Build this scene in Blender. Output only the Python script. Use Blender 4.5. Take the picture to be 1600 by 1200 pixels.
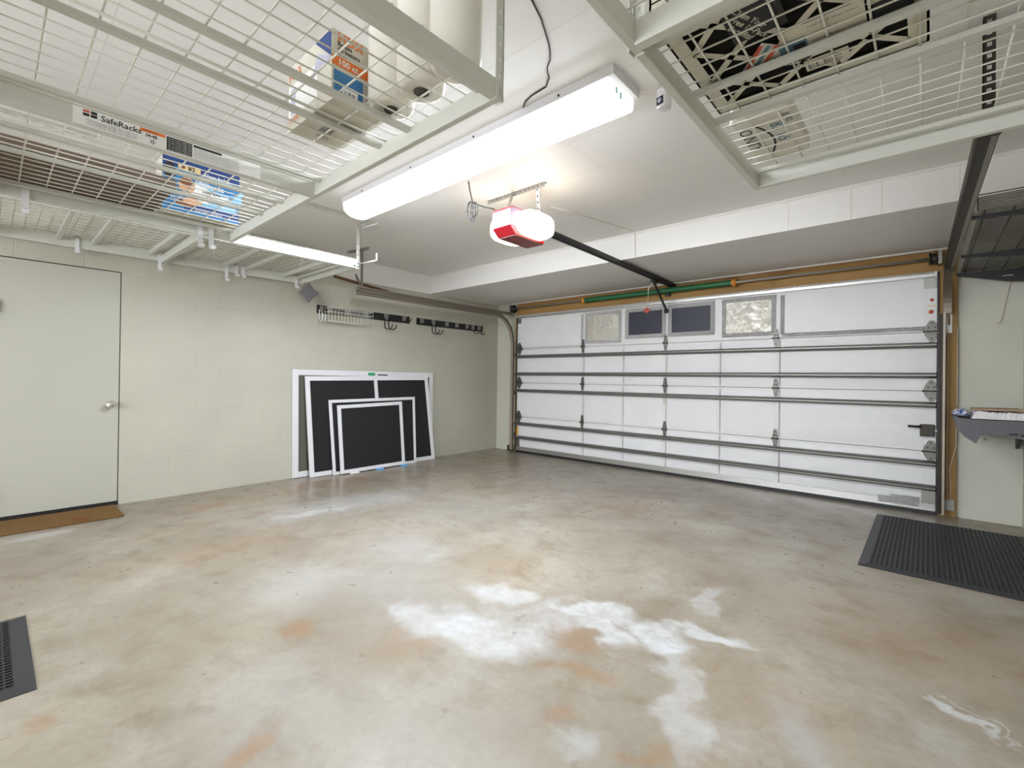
import bpy, bmesh, math, random
from mathutils import Vector, Matrix

for _o in list(bpy.data.objects):
    bpy.data.objects.remove(_o, do_unlink=True)
SC = bpy.context.scene
COL = SC.collection
R = math.radians
random.seed(7)

# ------------------------------------------------------------------ camera
YAW, PITCH, ROLL = 0.726997122, 0.00439488277, 0.0130180393
CAM = Vector((5.3157085, -5.6077701, 1.1531032))
_f = Vector((-math.sin(YAW) * math.cos(PITCH), math.cos(YAW) * math.cos(PITCH), math.sin(PITCH)))
_r = Vector((math.cos(YAW), math.sin(YAW), 0))
_u = _r.cross(_f)
_r2 = math.cos(ROLL) * _r + math.sin(ROLL) * _u
_u2 = -math.sin(ROLL) * _r + math.cos(ROLL) * _u
cam_data = bpy.data.cameras.new('camera')
cam = bpy.data.objects.new('camera', cam_data)
COL.objects.link(cam)
cam_data.sensor_width = 36
cam_data.lens = 728.672 / 1600 * 36
cam_data.shift_y = -11.6365 / 1600
cam_data.clip_start = 0.02
m = Matrix.Identity(4)
for i in range(3):
    m[i][0] = _r2[i]; m[i][1] = _u2[i]; m[i][2] = -_f[i]; m[i][3] = CAM[i]
cam.matrix_world = m
SC.camera = cam

# ------------------------------------------------------------------ world and exposure
DAY_FILL = 8.6           # sky strength, fill light through the window added behind the camera
EXPO = 0.94
LENS_E = 47.0       # ceiling fixture lens
SIDE_E = 1.6
BULB_E = 4.5        # opener lamps
world = bpy.data.worlds.new('world')
SC.world = world
world.use_nodes = True
world.node_tree.nodes['Background'].inputs[0].default_value = (.95, 0.99, 1.05, 1)
world.node_tree.nodes['Background'].inputs[1].default_value = DAY_FILL
SC.view_settings.view_transform = 'Standard'
SC.view_settings.look = 'None'
SC.view_settings.gamma = 1.0
SC.view_settings.exposure = EXPO
SC.view_settings.use_curve_mapping = False
SC.cycles.max_bounces = 12
SC.cycles.diffuse_bounces = 8
SC.cycles.glossy_bounces = 4
SC.cycles.transparent_max_bounces = 12
SC.cycles.caustics_reflective = False
SC.cycles.caustics_refractive = False
SC.cycles.sample_clamp_indirect = 6.0
SC.cycles.use_denoising = True

# sampling portal in the opening of the added rear window
pl = bpy.data.lights.new('fill_window_portal', 'AREA'); pl.shape = 'RECTANGLE'; pl.size = 4.0; pl.size_y = 1.45
pl.cycles.is_portal = True
po = bpy.data.objects.new('fill_window_portal', pl); COL.objects.link(po)
po.location = (3.1, -9.59, 1.575); po.rotation_euler = (R(90), 0, 0)

# ------------------------------------------------------------------ materials
def lin(h):
    h = h.lstrip('#')
    out = []
    for i in (0, 2, 4):
        c = int(h[i:i + 2], 16) / 255
        out.append(c / 12.92 if c <= 0.04045 else ((c + 0.055) / 1.055) ** 2.4)
    return tuple(out) + (1,)

class NT:
    def __init__(s, name):
        s.m = bpy.data.materials.new(name); s.m.use_nodes = True
        s.t = s.m.node_tree; s.b = s.t.nodes['Principled BSDF']; s.out = s.t.nodes['Material Output']
    def n(s, typ, **k):
        nd = s.t.nodes.new(typ)
        for a, v in k.items(): setattr(nd, a, v)
        return nd
    def l(s, a, b): s.t.links.new(a, b)
    def pos(s):
        return s.n('ShaderNodeNewGeometry').outputs['Position']
    def noise(s, scale, detail=4, rough=.55, vec=None, dist=0):
        nd = s.n('ShaderNodeTexNoise'); nd.inputs['Scale'].default_value = scale
        nd.inputs['Detail'].default_value = detail; nd.inputs['Roughness'].default_value = rough
        nd.inputs['Distortion'].default_value = dist
        s.l(vec if vec is not None else s.pos(), nd.inputs['Vector']); return nd.outputs['Fac']
    def rng(s, v, a, b, c=0.0, d=1.0, smooth=False):
        nd = s.n('ShaderNodeMapRange'); nd.interpolation_type = 'SMOOTHSTEP' if smooth else 'LINEAR'
        s.l(v, nd.inputs[0])
        for i, x in zip((1, 2, 3, 4), (a, b, c, d)): nd.inputs[i].default_value = x
        return nd.outputs[0]
    def mix(s, fac, a, b):
        nd = s.n('ShaderNodeMix', data_type='RGBA')
        if isinstance(fac, (int, float)): nd.inputs[0].default_value = fac
        else: s.l(fac, nd.inputs[0])
        for inp, v in ((nd.inputs[6], a), (nd.inputs[7], b)):
            if isinstance(v, tuple): inp.default_value = v
            else: s.l(v, inp)
        return nd.outputs[2]
    def math(s, op, a, b):
        nd = s.n('ShaderNodeMath', operation=op)
        for i, v in enumerate((a, b)):
            if isinstance(v, (int, float)): nd.inputs[i].default_value = v
            else: s.l(v, nd.inputs[i])
        return nd.outputs[0]
    def bump(s, h, strength=.3, dist=.01):
        nd = s.n('ShaderNodeBump'); nd.inputs['Strength'].default_value = strength
        nd.inputs['Distance'].default_value = dist
        s.l(h, nd.inputs['Height']); s.l(nd.outputs[0], s.b.inputs['Normal'])
    def set(s, col=None, rough=None, metal=None, spec=None):
        if col is not None:
            if isinstance(col, tuple): s.b.inputs['Base Color'].default_value = col
            else: s.l(col, s.b.inputs['Base Color'])
        if rough is not None:
            if isinstance(rough, (int, float)): s.b.inputs['Roughness'].default_value = rough
            else: s.l(rough, s.b.inputs['Roughness'])
        if metal is not None: s.b.inputs['Metallic'].default_value = metal
        if spec is not None: s.b.inputs['Specular IOR Level'].default_value = spec
        return s

def simple(name, h, rough=.5, metal=0, var=.06, scale=9, bump=0, bscale=60, spec=.5):
    t = NT(name); c = lin(h)
    d = tuple(x * (1 - var) for x in c[:3]) + (1,)
    b = tuple(min(1, x * (1 + var)) for x in c[:3]) + (1,)
    t.set(t.mix(t.noise(scale), d, b), rough, metal, spec)
    if bump: t.bump(t.noise(bscale, 6), bump, .004)
    return t.m

def emit(name, col, e):
    t = NT(name); t.b.inputs['Base Color'].default_value = (.8, .8, .8, 1)
    t.b.inputs['Emission Color'].default_value = col; t.b.inputs['Emission Strength'].default_value = e
    t.b.inputs['Roughness'].default_value = .4
    return t.m

def swz(t, order):
    sp = t.n('ShaderNodeSeparateXYZ'); cb = t.n('ShaderNodeCombineXYZ'); t.l(t.pos(), sp.inputs[0])
    for i, k in enumerate(order):
        if k is not None: t.l(sp.outputs[k], cb.inputs[i])
    return cb.outputs[0]

def block_wall(name, h, order):
    t = NT(name)
    br = t.n('ShaderNodeTexBrick'); v = swz(t, order); t.l(v, br.inputs['Vector'])
    br.inputs['Scale'].default_value = 1; br.inputs['Mortar Size'].default_value = .006
    br.inputs['Mortar Smooth'].default_value = .9
    br.inputs['Brick Width'].default_value = .406; br.inputs['Row Height'].default_value = .203
    br.inputs['Color1'].default_value = br.inputs['Color2'].default_value = (1, 1, 1, 1)
    br.inputs['Mortar'].default_value = (0, 0, 0, 1)
    big = t.noise(1.3, 5, .6); fine = t.noise(110, 3)
    c = lin(h); lo = tuple(x * .93 for x in c[:3]) + (1,); hi = tuple(min(1, x * 1.05) for x in c[:3]) + (1,)
    t.set(t.mix(t.rng(big, .3, .7), lo, hi), .55, 0, .4)
    patch = t.rng(t.noise(.9, 2), .42, .62, 0, 1, True)
    h1 = t.math('MULTIPLY', br.outputs['Color'], t.math('ADD', t.math('MULTIPLY', patch, .8), .12))
    t.bump(t.math('ADD', h1, t.math('MULTIPLY', fine, .12)), .35, .006)
    return t.m

def board_ceiling():
    t = NT('white_ceiling_board')
    br = t.n('ShaderNodeTexBrick'); t.l(swz(t, (0, 1, None)), br.inputs['Vector'])
    br.inputs['Scale'].default_value = 1; br.inputs['Mortar Size'].default_value = .0028
    br.inputs['Mortar Smooth'].default_value = .3
    br.inputs['Brick Width'].default_value = 2.44; br.inputs['Row Height'].default_value = .4064
    br.offset = .5
    br.inputs['Color1'].default_value = lin('#eceae8'); br.inputs['Color2'].default_value = lin('#e9e7e5')
    br.inputs['Mortar'].default_value = lin('#dcdad7')
    t.set(br.outputs['Color'], .45, 0, .4)
    t.bump(t.noise(70, 4), .08, .002)
    return t.m

def concrete():
    t = NT('stained_concrete')
    n1 = t.noise(1.1, 6, .6, dist=.4); n2 = t.noise(4.5, 7, .65, dist=.3); n3 = t.noise(30, 5, .6)
    base = t.mix(t.rng(n1, .34, .68), lin('#83786a'), lin('#9b9385'))
    base = t.mix(t.math('MULTIPLY', t.rng(n2, .46, .72, 0, 1, True), .8), base, lin('#766a59'))
    base = t.mix(t.math('MULTIPLY', t.rng(t.noise(2.1, 5, .6), .5, .75, 0, 1, True), .5), base, lin('#b0ada6'))
    base = t.mix(t.math('MULTIPLY', t.rng(n3, .35, .7), .34), base, lin('#7a7163'))
    # warped coordinates for the blots
    nz = t.n('ShaderNodeTexNoise'); nz.inputs['Scale'].default_value = 5.5; nz.inputs['Detail'].default_value = 6
    t.l(t.pos(), nz.inputs['Vector'])
    sb = t.n('ShaderNodeVectorMath', operation='SUBTRACT'); t.l(nz.outputs['Color'], sb.inputs[0]); sb.inputs[1].default_value = (.5, .5, .5)
    sc = t.n('ShaderNodeVectorMath', operation='SCALE'); t.l(sb.outputs[0], sc.inputs[0]); sc.inputs['Scale'].default_value = .34
    ad = t.n('ShaderNodeVectorMath', operation='ADD'); t.l(t.pos(), ad.inputs[0]); t.l(sc.outputs[0], ad.inputs[1])
    def blots(lst, soft):
        acc = None
        for cx, cy, rx, ry, rot, st in lst:
            mp = t.n('ShaderNodeMapping', vector_type='TEXTURE')
            mp.inputs['Location'].default_value = (cx, cy, 0); mp.inputs['Rotation'].default_value = (0, 0, R(rot))
            mp.inputs['Scale'].default_value = (rx, ry, 1e6)
            t.l(ad.outputs[0], mp.inputs['Vector'])
            ln = t.n('ShaderNodeVectorMath', operation='LENGTH'); t.l(mp.outputs[0], ln.inputs[0])
            v = t.rng(ln.outputs['Value'], 1 + soft, 1 - soft, 0, st, True)
            acc = v if acc is None else t.math('MAXIMUM', acc, v)
        return acc
    brown = blots(BROWN, .75)
    base = t.mix(t.math('MULTIPLY', brown, t.rng(n2, .3, .6, .35, 1)), base, lin('#8b6a4a'))
    haze = blots(HAZE, .9)
    base = t.mix(haze, base, lin('#a9aaaa'))
    white = blots(WHITE, .42)
    base = t.mix(t.math('MULTIPLY', t.math('MULTIPLY', white, t.rng(n2, .3, .6, .5, 1)), t.rng(t.noise(13, 6, .7), .3, .62, .45, 1)), base, lin('#bfc1c3'))
    t.set(base, t.rng(n2, .3, .7, .26, .38), 0, .36)
    t.bump(t.math('ADD', t.math('MULTIPLY', n3, .5), n2), .06, .004)
    return t.m

WHITE = [(3.62, -3.745, .20, .10, 15, .75), (3.80, -4.11, .33, .18, 18, .85), (3.86, -3.90, .2, .12, 10, .5), (4.0, -3.78, .16, .1, 0, .55), (4.08, -3.60, .24, .10, 18, .9), (4.42, -3.60, .16, .12, -30, .95),
         (4.57, -3.42, .17, .05, 10, .9), (4.47, -3.06, .05, .2, 0, .5), (4.66, -3.93, .075, .32, 27, .6), (4.22, -3.72, .16, .08, -20, .9),
         (5.42, -3.365, .022, .085, 42, .95), (5.372, -3.30, .008, .03, 42, .8), (5.47, -3.34, .006, .14, 38, .55), (.65, -5.34, .07, .16, 0, .6), (1.46, -3.75, .07, .32, -8, .55), (3.45, -4.2, .12, .1, 0, .6)]
HAZE = [(4.15, -4.75, .42, .34, 0, .2), (1.4, -3.4, .25, .7, -8, .45), (2.75, -3.73, .34, .24, 0, .4), (5.06, -3.9, .07, .2, 30, .5), (2.75, -4.45, .3, .25, 0, .4),  # first patch paints the lamp's sheen on the floor, others are pale blots
        (4.5, -4.36, .06, .05, 0, .6), (3.1, -4.1, .5, .35, 0, .3), (2.3, -2.9, .5, .5, 0, .25), (3.6, -4.9, .3, .2, 0, .3)]
BROWN = [(4.31, -4.06, .035, .11, -60, .8), (4.36, -4.28, .05, .05, 0, .6), (3.95, -1.3, .045, .2, 5, .6), (3.76, -5.07, .05, .1, 10, .8), (3.12, -5.52, .03, .07, 0, .8),
         (.62, -4.2, .14, .4, 0, .6), (1.17, -4.02, .06, .2, 0, .5), (3.18, -4.67, .07, .07, 0, .6), (3.63, -4.43, .1, .09, 0, .45), (4.7, -4.23, .05, .06, 0, .7),
         (4.85, -4.14, .06, .08, 0, .6), (1.19, -4.69, .12, .25, 0, .45), (3.3, -1.65, .25, .25, 0, .4), (1.8, -4.6, .2, .5, 0, .35), (.5, -3.3, .2, .8, 0, .5),
         (.8, -.75, .6, .35, 0, .45), (4.9, -3.75, .25, .2, 0, .3), (4.15, -3.86, .09, .07, 0, .5), (5.3, -2.8, .4, .35, 0, .35), (3.4, -3.5, .3, .25, 0, .25)]

def wood(name, a, b, axis):
    t = NT(name)
    mp = t.n('ShaderNodeMapping'); t.l(t.pos(), mp.inputs[0])
    s = [28, 28, 28]; s[axis] = 1.2
    mp.inputs['Scale'].default_value = s
    g = t.noise(1, 6, .6, mp.outputs[0], .6); k = t.noise(2.3, 3)
    c = t.mix(t.rng(g, .3, .7), lin(a), lin(b))
    c = t.mix(t.rng(k, .58, .75, 0, .6, True), c, lin('#6d4420'))
    vo = t.n('ShaderNodeTexVoronoi'); vo.inputs['Scale'].default_value = 2.6; t.l(t.pos(), vo.inputs['Vector'])
    c = t.mix(t.rng(vo.outputs['Distance'], .02, .075, .9, 0, True), c, lin('#3a2314'))
    t.set(c, .6, 0, .3)
    return t.m

def foil(name, h, rough, bs, dist=.03, metal=1.0):
    t = NT(name); c = lin(h)
    cr = t.rng(t.noise(bs * 1.6, 6, .75, dist=2.0), .38, .62, 0, 1)
    t.set(t.mix(cr, tuple(x * (.62 if metal > .71 else .8) for x in c[:3]) + (1,), c), rough, metal)  # crinkle sparkle painted into the foil as lighter and darker colour
    t.bump(t.noise(bs, 5, .7, dist=1.5), 1.0, dist)
    return t.m

def screen_mat(name, h, alpha):
    t = NT(name); t.set(t.mix(t.noise(300, 2), tuple(x * .7 for x in lin(h)[:3]) + (1,), lin(h)), .8)
    t.b.inputs['Alpha'].default_value = alpha
    return t.m

def insul():
    t = NT('white_insulation_sheet')
    t.set(t.mix(t.noise(3, 3), lin('#dcdcde'), lin('#e9e9ea')), .42, 0, .5)
    w = t.noise(5, 3, .5, dist=2.5)
    t.bump(w, .12, .02)
    return t.m

M = {}
M['ceil'] = board_ceiling()
M['floor'] = concrete()
M['wallL'] = block_wall('painted_block_sage', '#b8b6a8', (1, 2, None))
M['wallD'] = block_wall('painted_block_sage_front', '#c6c5b8', (0, 2, None))
M['white'] = simple('white_paint', '#e2dfdb', .5, var=.02)
M['soffit'] = simple('soffit_board', '#e8e6e4', .5, var=.03, scale=3)
M['doorpaint'] = simple('door_paint', '#b3b2a7', .42, var=.02, scale=2)
M['rack'] = simple('white_powder_coat', '#c8c9c1', .38, var=.02)
M['wire'] = simple('white_coated_wire', '#deddd3', .4, var=.02)
M['black'] = simple('black_plastic', '#1d1c1d', .5, var=.2)
M['blackmetal'] = simple('black_metal', '#242324', .4, .3, var=.1)
M['rubber'] = simple('black_rubber', '#262628', .62, var=.2, bump=.3)
M['rubberedge'] = simple('black_rubber_edge', '#2d2d30', .5, var=.1)
M['galv'] = simple('galvanised_steel', '#93928d', .38, .75, var=.12, scale=22)
M['hinge'] = simple('hinge_steel', '#6e6d68', .42, .6, var=.2, scale=40)
M['tracklight'] = simple('worn_track_steel', '#a1978a', .45, .4, var=.1, scale=14)
M['strut'] = simple('strut_steel', '#74726d', .38, .7, var=.1, scale=12)
M['track'] = simple('track_steel', '#776e62', .42, .6, var=.12, scale=14)
M['darksteel'] = simple('dark_steel', '#3b3731', .45, .6, var=.15, scale=14)
M['doorsteel'] = simple('white_door_steel', '#e0e0df', .4, var=.02)
M['insul'] = insul()
M['foil'] = foil('silver_foil_tape', '#fcfcfe', .32, 42, .02, .72)
M['foilsheet'] = foil('silver_foil_sheet', '#cdc9bf', .38, 11, .012, .7)
M['woodH'] = wood('pine_header', '#94703f', '#b08a55', 0)
M['woodV'] = wood('pine_post', '#8a6a3c', '#a3814e', 2)
M['woodY'] = wood('brown_ledger', '#5d422c', '#6d4e34', 1)
M['green'] = simple('green_spring_paint', '#2e6b44', .45, .2, var=.25, scale=40)
M['orange'] = simple('orange_cone', '#c9822e', .5, var=.1)
M['yellow'] = simple('yellow_sticker', '#e3a63a', .5)
M['alu'] = simple('aluminium', '#bdbcb9', .35, .8, var=.06)
M['glass'] = simple('dark_window_glass', '#3c3d49', .4, var=.1, scale=3, spec=.25)
M['frame'] = simple('white_screen_frame', '#dcdbdf', .4, var=.02)
M['mesh_dark'] = screen_mat('black_screen_mesh', '#1c1c1e', .93)
M['mesh_grey'] = screen_mat('grey_screen_mesh', '#6f6f60', .72)
M['lens'] = emit('lamp_lens', (.90, .97, 1.05, 1), LENS_E)
M['lensside'] = emit('lamp_lens_side', (.97, .985, 1, 1), SIDE_E)
M['bulb'] = emit('opener_lens', (1, .88, .70, 1), BULB_E)
M['cap'] = emit('lit_end_cap', (.95, 1, .98, 1), .9)
M['teal'] = simple('pale_teal_plastic', '#86c3ad', .4)
M['red'] = simple('red_plastic', '#a01622', .3, var=.1)
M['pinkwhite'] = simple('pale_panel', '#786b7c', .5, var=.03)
M['maroon'] = simple('dark_red_plastic', '#7c2224', .35)
M['grey'] = simple('dark_grey_felt', '#66656a', .85, var=.1, bump=.3)
M['greyplate'] = simple('grey_plaque', '#67656a', .7, var=.12, scale=20)
M['cord'] = simple('grey_cord', '#1f1d1c', .6)
M['whitecord'] = simple('white_cord', '#d9d4cc', .6)
M['coir'] = NT('brown_coir').m
def _coir():
    t = NT('brown_coir_mat')
    c = t.mix(t.noise(60, 5), lin('#5c4429'), lin('#8a6d45'))
    c = t.mix(t.rng(t.noise(2.2, 4), .5, .7, 0, .7, True), c, lin('#74402a'))
    t.set(c, .95, 0, .1); t.bump(t.noise(140, 3), .9, .01)
    return t.m
M['coir'] = _coir()
M['card'] = simple('brown_cardboard', '#6b5a4e', .8, var=.08)
M['cardpale'] = simple('pale_cardboard', '#cdc9bb', .75, var=.04)
M['paperwhite'] = simple('white_wrap', '#dcd9cf', .45, var=.03)
M['core'] = simple('dark_core', '#4d4a44', .9)
M['pleat'] = simple('black_pleats', '#1b1a19', .85, var=.3, scale=25)
M['ink'] = simple('black_ink', '#222224', .6)
M['inkgrey'] = simple('grey_ink', '#77777a', .6)
M['blue'] = simple('deep_blue_print', '#1f3f7c', .4)
M['midblue'] = simple('mid_blue_print', '#2b76ad', .4, var=.25, scale=14)
M['skyblue'] = simple('sky_blue_print', '#7fb8dc', .4, var=.15)
M['tealprint'] = simple('steel_blue_print', '#5d7f92', .5)
M['tan'] = simple('tan_print', '#d9bd86', .5)
M['skin'] = simple('peach_print', '#d3a078', .5, var=.2, scale=30)
M['brownprint'] = simple('brown_print', '#7a4a2c', .5)
M['orangeprint'] = simple('orange_print', '#e0762c', .5)
M['whiteprint'] = simple('white_print', '#ececea', .5)
M['redprint'] = simple('red_print', '#c8553f', .5)
M['lilac'] = simple('pale_lilac_print', '#b9bbd0', .5)
M['gap'] = simple('shadow_gap_gasket', '#2b2821', .8)
M['greenlabel'] = simple('green_label', '#2e9a63', .5)
M['bluefoam'] = simple('blue_foam', '#5fa3d6', .8)
M['brass'] = simple('satin_knob', '#cfcbbd', .25, .6)
M['whiteplastic'] = simple('white_plastic', '#dedde0', .4, var=.02)
M['darklens'] = simple('dark_lens', '#20222e', .15)
M['papers'] = simple('loose_papers', '#e2e0e4', .6, var=.05, scale=40)
def _fly():
    t = NT('blue_flyer_print'); t.set(t.mix(t.rng(t.noise(26, 3), .42, .55, 0, 1), lin('#2f56a8'), lin('#e8e8ee')), .55); return t.m
M['blueflyer'] = _fly()
M['tanpaper'] = simple('tan_paper', '#ad9577', .7)
M['greywire'] = simple('dark_wire', '#3d3a37', .5)
M['tape'] = simple('grey_edge_strip', '#a3a09a', .6, var=.1, scale=30)

# ------------------------------------------------------------------ mesh builder
class MB:
    def __init__(s): s.v = []; s.f = []; s.mi = []; s.cur = 0; s.sm = []
    def use(s, i): s.cur = i; return s
    def add(s, vs, fs, smooth=False):
        o = len(s.v); s.v += [Vector(p) for p in vs]
        for f in fs: s.f.append([i + o for i in f]); s.mi.append(s.cur); s.sm.append(smooth)
        return s
    def box(s, x0, x1, y0, y1, z0, z1):
        x0, x1 = sorted((x0, x1)); y0, y1 = sorted((y0, y1)); z0, z1 = sorted((z0, z1))
        vs = [(x, y, z) for x in (x0, x1) for y in (y0, y1) for z in (z0, z1)]
        return s.add(vs, [(0, 1, 3, 2), (4, 6, 7, 5), (0, 4, 5, 1), (2, 3, 7, 6), (0, 2, 6, 4), (1, 5, 7, 3)])
    def hexa(s, a, b):      # two quads (4 pts each) bridged
        return s.add(list(a) + list(b), [(0, 1, 2, 3), (7, 6, 5, 4), (0, 4, 5, 1), (1, 5, 6, 2), (2, 6, 7, 3), (3, 7, 4, 0)])
    def obox(s, o, a, b, c):    # origin corner and three edge vectors
        o, a, b, c = map(Vector, (o, a, b, c))
        return s.hexa((o, o + a, o + a + b, o + b), (o + c, o + a + c, o + a + b + c, o + b + c))
    def quad(s, a, b, c, d): return s.add([a, b, c, d], [(0, 1, 2, 3)])
    def tube(s, pts, r, n=6, closed=False, smooth=True):
        pts = [Vector(p) for p in pts]; k = len(pts); rings = []
        ref = None
        for i, p in enumerate(pts):
            if closed: d = pts[(i + 1) % k] - pts[i - 1]
            else: d = pts[min(i + 1, k - 1)] - pts[max(i - 1, 0)]
            d.normalize()
            if ref is None: ref = Vector((0, 0, 1)) if abs(d.z) < .9 else Vector((1, 0, 0))
            a = d.cross(ref)
            if a.length < 1e-4: a = d.cross(Vector((1, .3, .2)))
            a.normalize(); b = d.cross(a); ref = -b if False else ref
            rr = r[i] if isinstance(r, (list, tuple)) else r
            rings.append([p + a * math.cos(2 * math.pi * j / n) * rr + b * math.sin(2 * math.pi * j / n) * rr for j in range(n)])
        vs = [q for rg in rings for q in rg]; fs = []
        for i in range(k if closed else k - 1):
            i2 = (i + 1) % k
            for j in range(n): fs.append((i * n + j, i * n + (j + 1) % n, i2 * n + (j + 1) % n, i2 * n + j))
        if not closed: fs += [tuple(range(n))[::-1], tuple((k - 1) * n + j for j in range(n))]
        return s.add(vs, fs, smooth)
    def prism(s, poly, vec, smooth=False):
        k = len(poly); vec = Vector(vec); a = [Vector(p) for p in poly]
        return s.add(a + [p + vec for p in a], [tuple(range(k))[::-1], tuple(range(k, 2 * k))] + [(i, (i + 1) % k, k + (i + 1) % k, k + i) for i in range(k)], smooth)
    def lathe(s, o, axis, prof, n=24):
        o = Vector(o); ax = Vector(axis).normalized()
        a = ax.orthogonal().normalized(); b = ax.cross(a); vs = []; fs = []
        for h, r in prof:
            for j in range(n):
                t = 2 * math.pi * j / n; vs.append(o + ax * h + (a * math.cos(t) + b * math.sin(t)) * r)
        k = len(prof)
        for i in range(k - 1):
            for j in range(n): fs.append((i * n + j, i * n + (j + 1) % n, (i + 1) * n + (j + 1) % n, (i + 1) * n + j))
        fs += [tuple(range(n))[::-1], tuple((k - 1) * n + j for j in range(n))]
        return s.add(vs, fs, True)
    def text(s, body, o, right, up, size, italic=0, bold=0, align='LEFT'):
        cu = bpy.data.curves.new('t', 'FONT'); cu.body = body; cu.size = size; cu.resolution_u = 2
        cu.align_x = align; cu.offset = bold; cu.shear = italic
        ob = bpy.data.objects.new('t', cu); COL.objects.link(ob)
        dg = bpy.context.evaluated_depsgraph_get(); me = ob.evaluated_get(dg).to_mesh()
        o, rt, upv = Vector(o), Vector(right).normalized(), Vector(up).normalized()
        s.add([o + rt * v.co.x + upv * v.co.y for v in me.vertices], [tuple(p.vertices) for p in me.polygons])
        ob.evaluated_get(dg).to_mesh_clear(); bpy.data.objects.remove(ob); bpy.data.curves.remove(cu)
        return s
    def build(s, name, mats, parent=None, bevel=0, recalc=True):
        if not isinstance(mats, (list, tuple)): mats = [mats]
        off = Vector((0, 0, 0)); p = parent
        while p is not None: off = off + p.location; p = p.parent
        me = bpy.data.meshes.new(name)
        me.from_pydata([v - off for v in s.v], [], s.f)
        for mm in mats: me.materials.append(mm if not isinstance(mm, str) else M[mm])
        for p, i, sm in zip(me.polygons, s.mi, s.sm): p.material_index = i; p.use_smooth = sm
        me.update()
        if recalc:
            bm = bmesh.new(); bm.from_mesh(me); bmesh.ops.recalc_face_normals(bm, faces=bm.faces[:]); bm.to_mesh(me); bm.free()
        ob = bpy.data.objects.new(name, me); COL.objects.link(ob)
        if parent is not None: ob.parent = parent
        if bevel:
            b = ob.modifiers.new('bevel', 'BEVEL'); b.width = bevel; b.segments = 2; b.limit_method = 'ANGLE'; b.angle_limit = R(40)
        return ob

def tag(o, label=None, cat=None, group=None, kind=None):
    if label: o['label'] = label
    if cat: o['category'] = cat
    if group: o['group'] = group
    if kind: o['kind'] = kind
    return o
def thing(name, loc, label, cat, group=None, kind=None):
    o = bpy.data.objects.new(name, None); COL.objects.link(o); o.location = loc; o.empty_display_size = .05
    return tag(o, label, cat, group, kind)
def struct(name, mb, mats, parent=None):
    o = mb.build(name, mats, parent)
    if parent is None: o['kind'] = 'structure'
    return o
def dup(root, loc, label=None):
    r = root.copy(); COL.objects.link(r); r.location = loc
    if label: r['label'] = label
    for ch in list(root.children):
        c = ch.copy(); COL.objects.link(c); c.parent = r
        for g in list(ch.children):
            d = g.copy(); COL.objects.link(d); d.parent = c
    return r

# ------------------------------------------------------------------ room
XR, YB, ZC, ZS, YS = 5.903, -9.6, 2.602, 2.351, -1.417
DX0, DX1, DTOP = 0.47, 5.385, 2.148
struct('floor', MB().box(-.15, XR + .15, YB - .15, .3, -.12, 0), M['floor'])
struct('ceiling', MB().box(-.15, XR + .15, YB - .15, .3, ZC, ZC + .1), M['ceil'])
DY0, DY1, DZ = -5.566, -4.832, 2.048      # passage door opening
w = MB().box(-.15, 0, YB - .15, DY0, 0, ZC).box(-.15, 0, DY1, .15, 0, ZC).box(-.15, 0, DY0, DY1, DZ, ZC)
struct('wall_left', w, M['wallL'])
struct('wall_right', MB().box(XR, XR + .15, YB - .15, .15, 0, ZC), M['wallL'])
WX0, WX1, WZ0, WZ1 = 1.1, 5.1, .85, 2.3
struct('wall_back', MB().box(0, WX0, YB - .15, YB, 0, ZC).box(WX1, XR, YB - .15, YB, 0, ZC).box(WX0, WX1, YB - .15, YB, 0, WZ0).box(WX0, WX1, YB - .15, YB, WZ1, ZC), M['wallD'])
wn = MB().box(WX0, WX1, YB - .09, YB - .05, WZ0, WZ0 + .05).box(WX0, WX1, YB - .09, YB - .05, WZ1 - .05, WZ1)
for x in (WX0, WX0 + 1.316, WX0 + 2.633, WX1 - .05): wn.box(x, x + .05, YB - .09, YB - .05, WZ0 + .05, WZ1 - .05)
struct('fill_window_1', wn, M['white'])  # unseen window, added to let fill light in from behind
w = MB().box(0, DX0, 0, .15, 0, ZC).box(DX1, XR, 0, .15, 0, ZC).box(DX0, DX1, 0, .15, DTOP, ZC).box(DX0, DX1, .05, .15, 0, DTOP)  # last box is an unseen backing added behind the door against light leaks
struct('wall_front', w, M['wallD'])
# dropped soffit over the garage door, with a few board joints
s = MB().box(0.0, XR, YS, 0.0, ZS, ZC - .001)
sf = struct('trim_1', s, M['soffit'])
for x, wd in ((4.49, .003), (4.893, .005), (5.069, .004), (5.468, .003)):
    MB().box(x - wd / 2, x + wd / 2, YS - .0015, YS, ZS + .004, ZC - .012).build('board_joint', M['cardpale'], sf)
MB().box(0, XR, YS - .008, YS, ZC - .02, ZC - .001).build('cover_strip', M['white'], sf)
struct('trim_2', MB().box(0, .012, -3.15, YS, 2.343, ZC - .001), M['white'])
# pine framing round the garage door
struct('trim_3', MB().box(.44, 5.391, -.038, 0, 2.150, 2.246).box(.44, 5.391, -.012, 0, 2.252, 2.335), M['woodH'])
struct('trim_4', MB().box(5.392, 5.512, -.038, 0, 0, 2.345), M['woodV'])
struct('trim_5', MB().box(.428, .468, -.035, 0, 0, 2.142), M['woodV'])
struct('trim_6', MB().box(.30, 5.55, -.045, 0, 2.335, ZS), M['white'])

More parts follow.
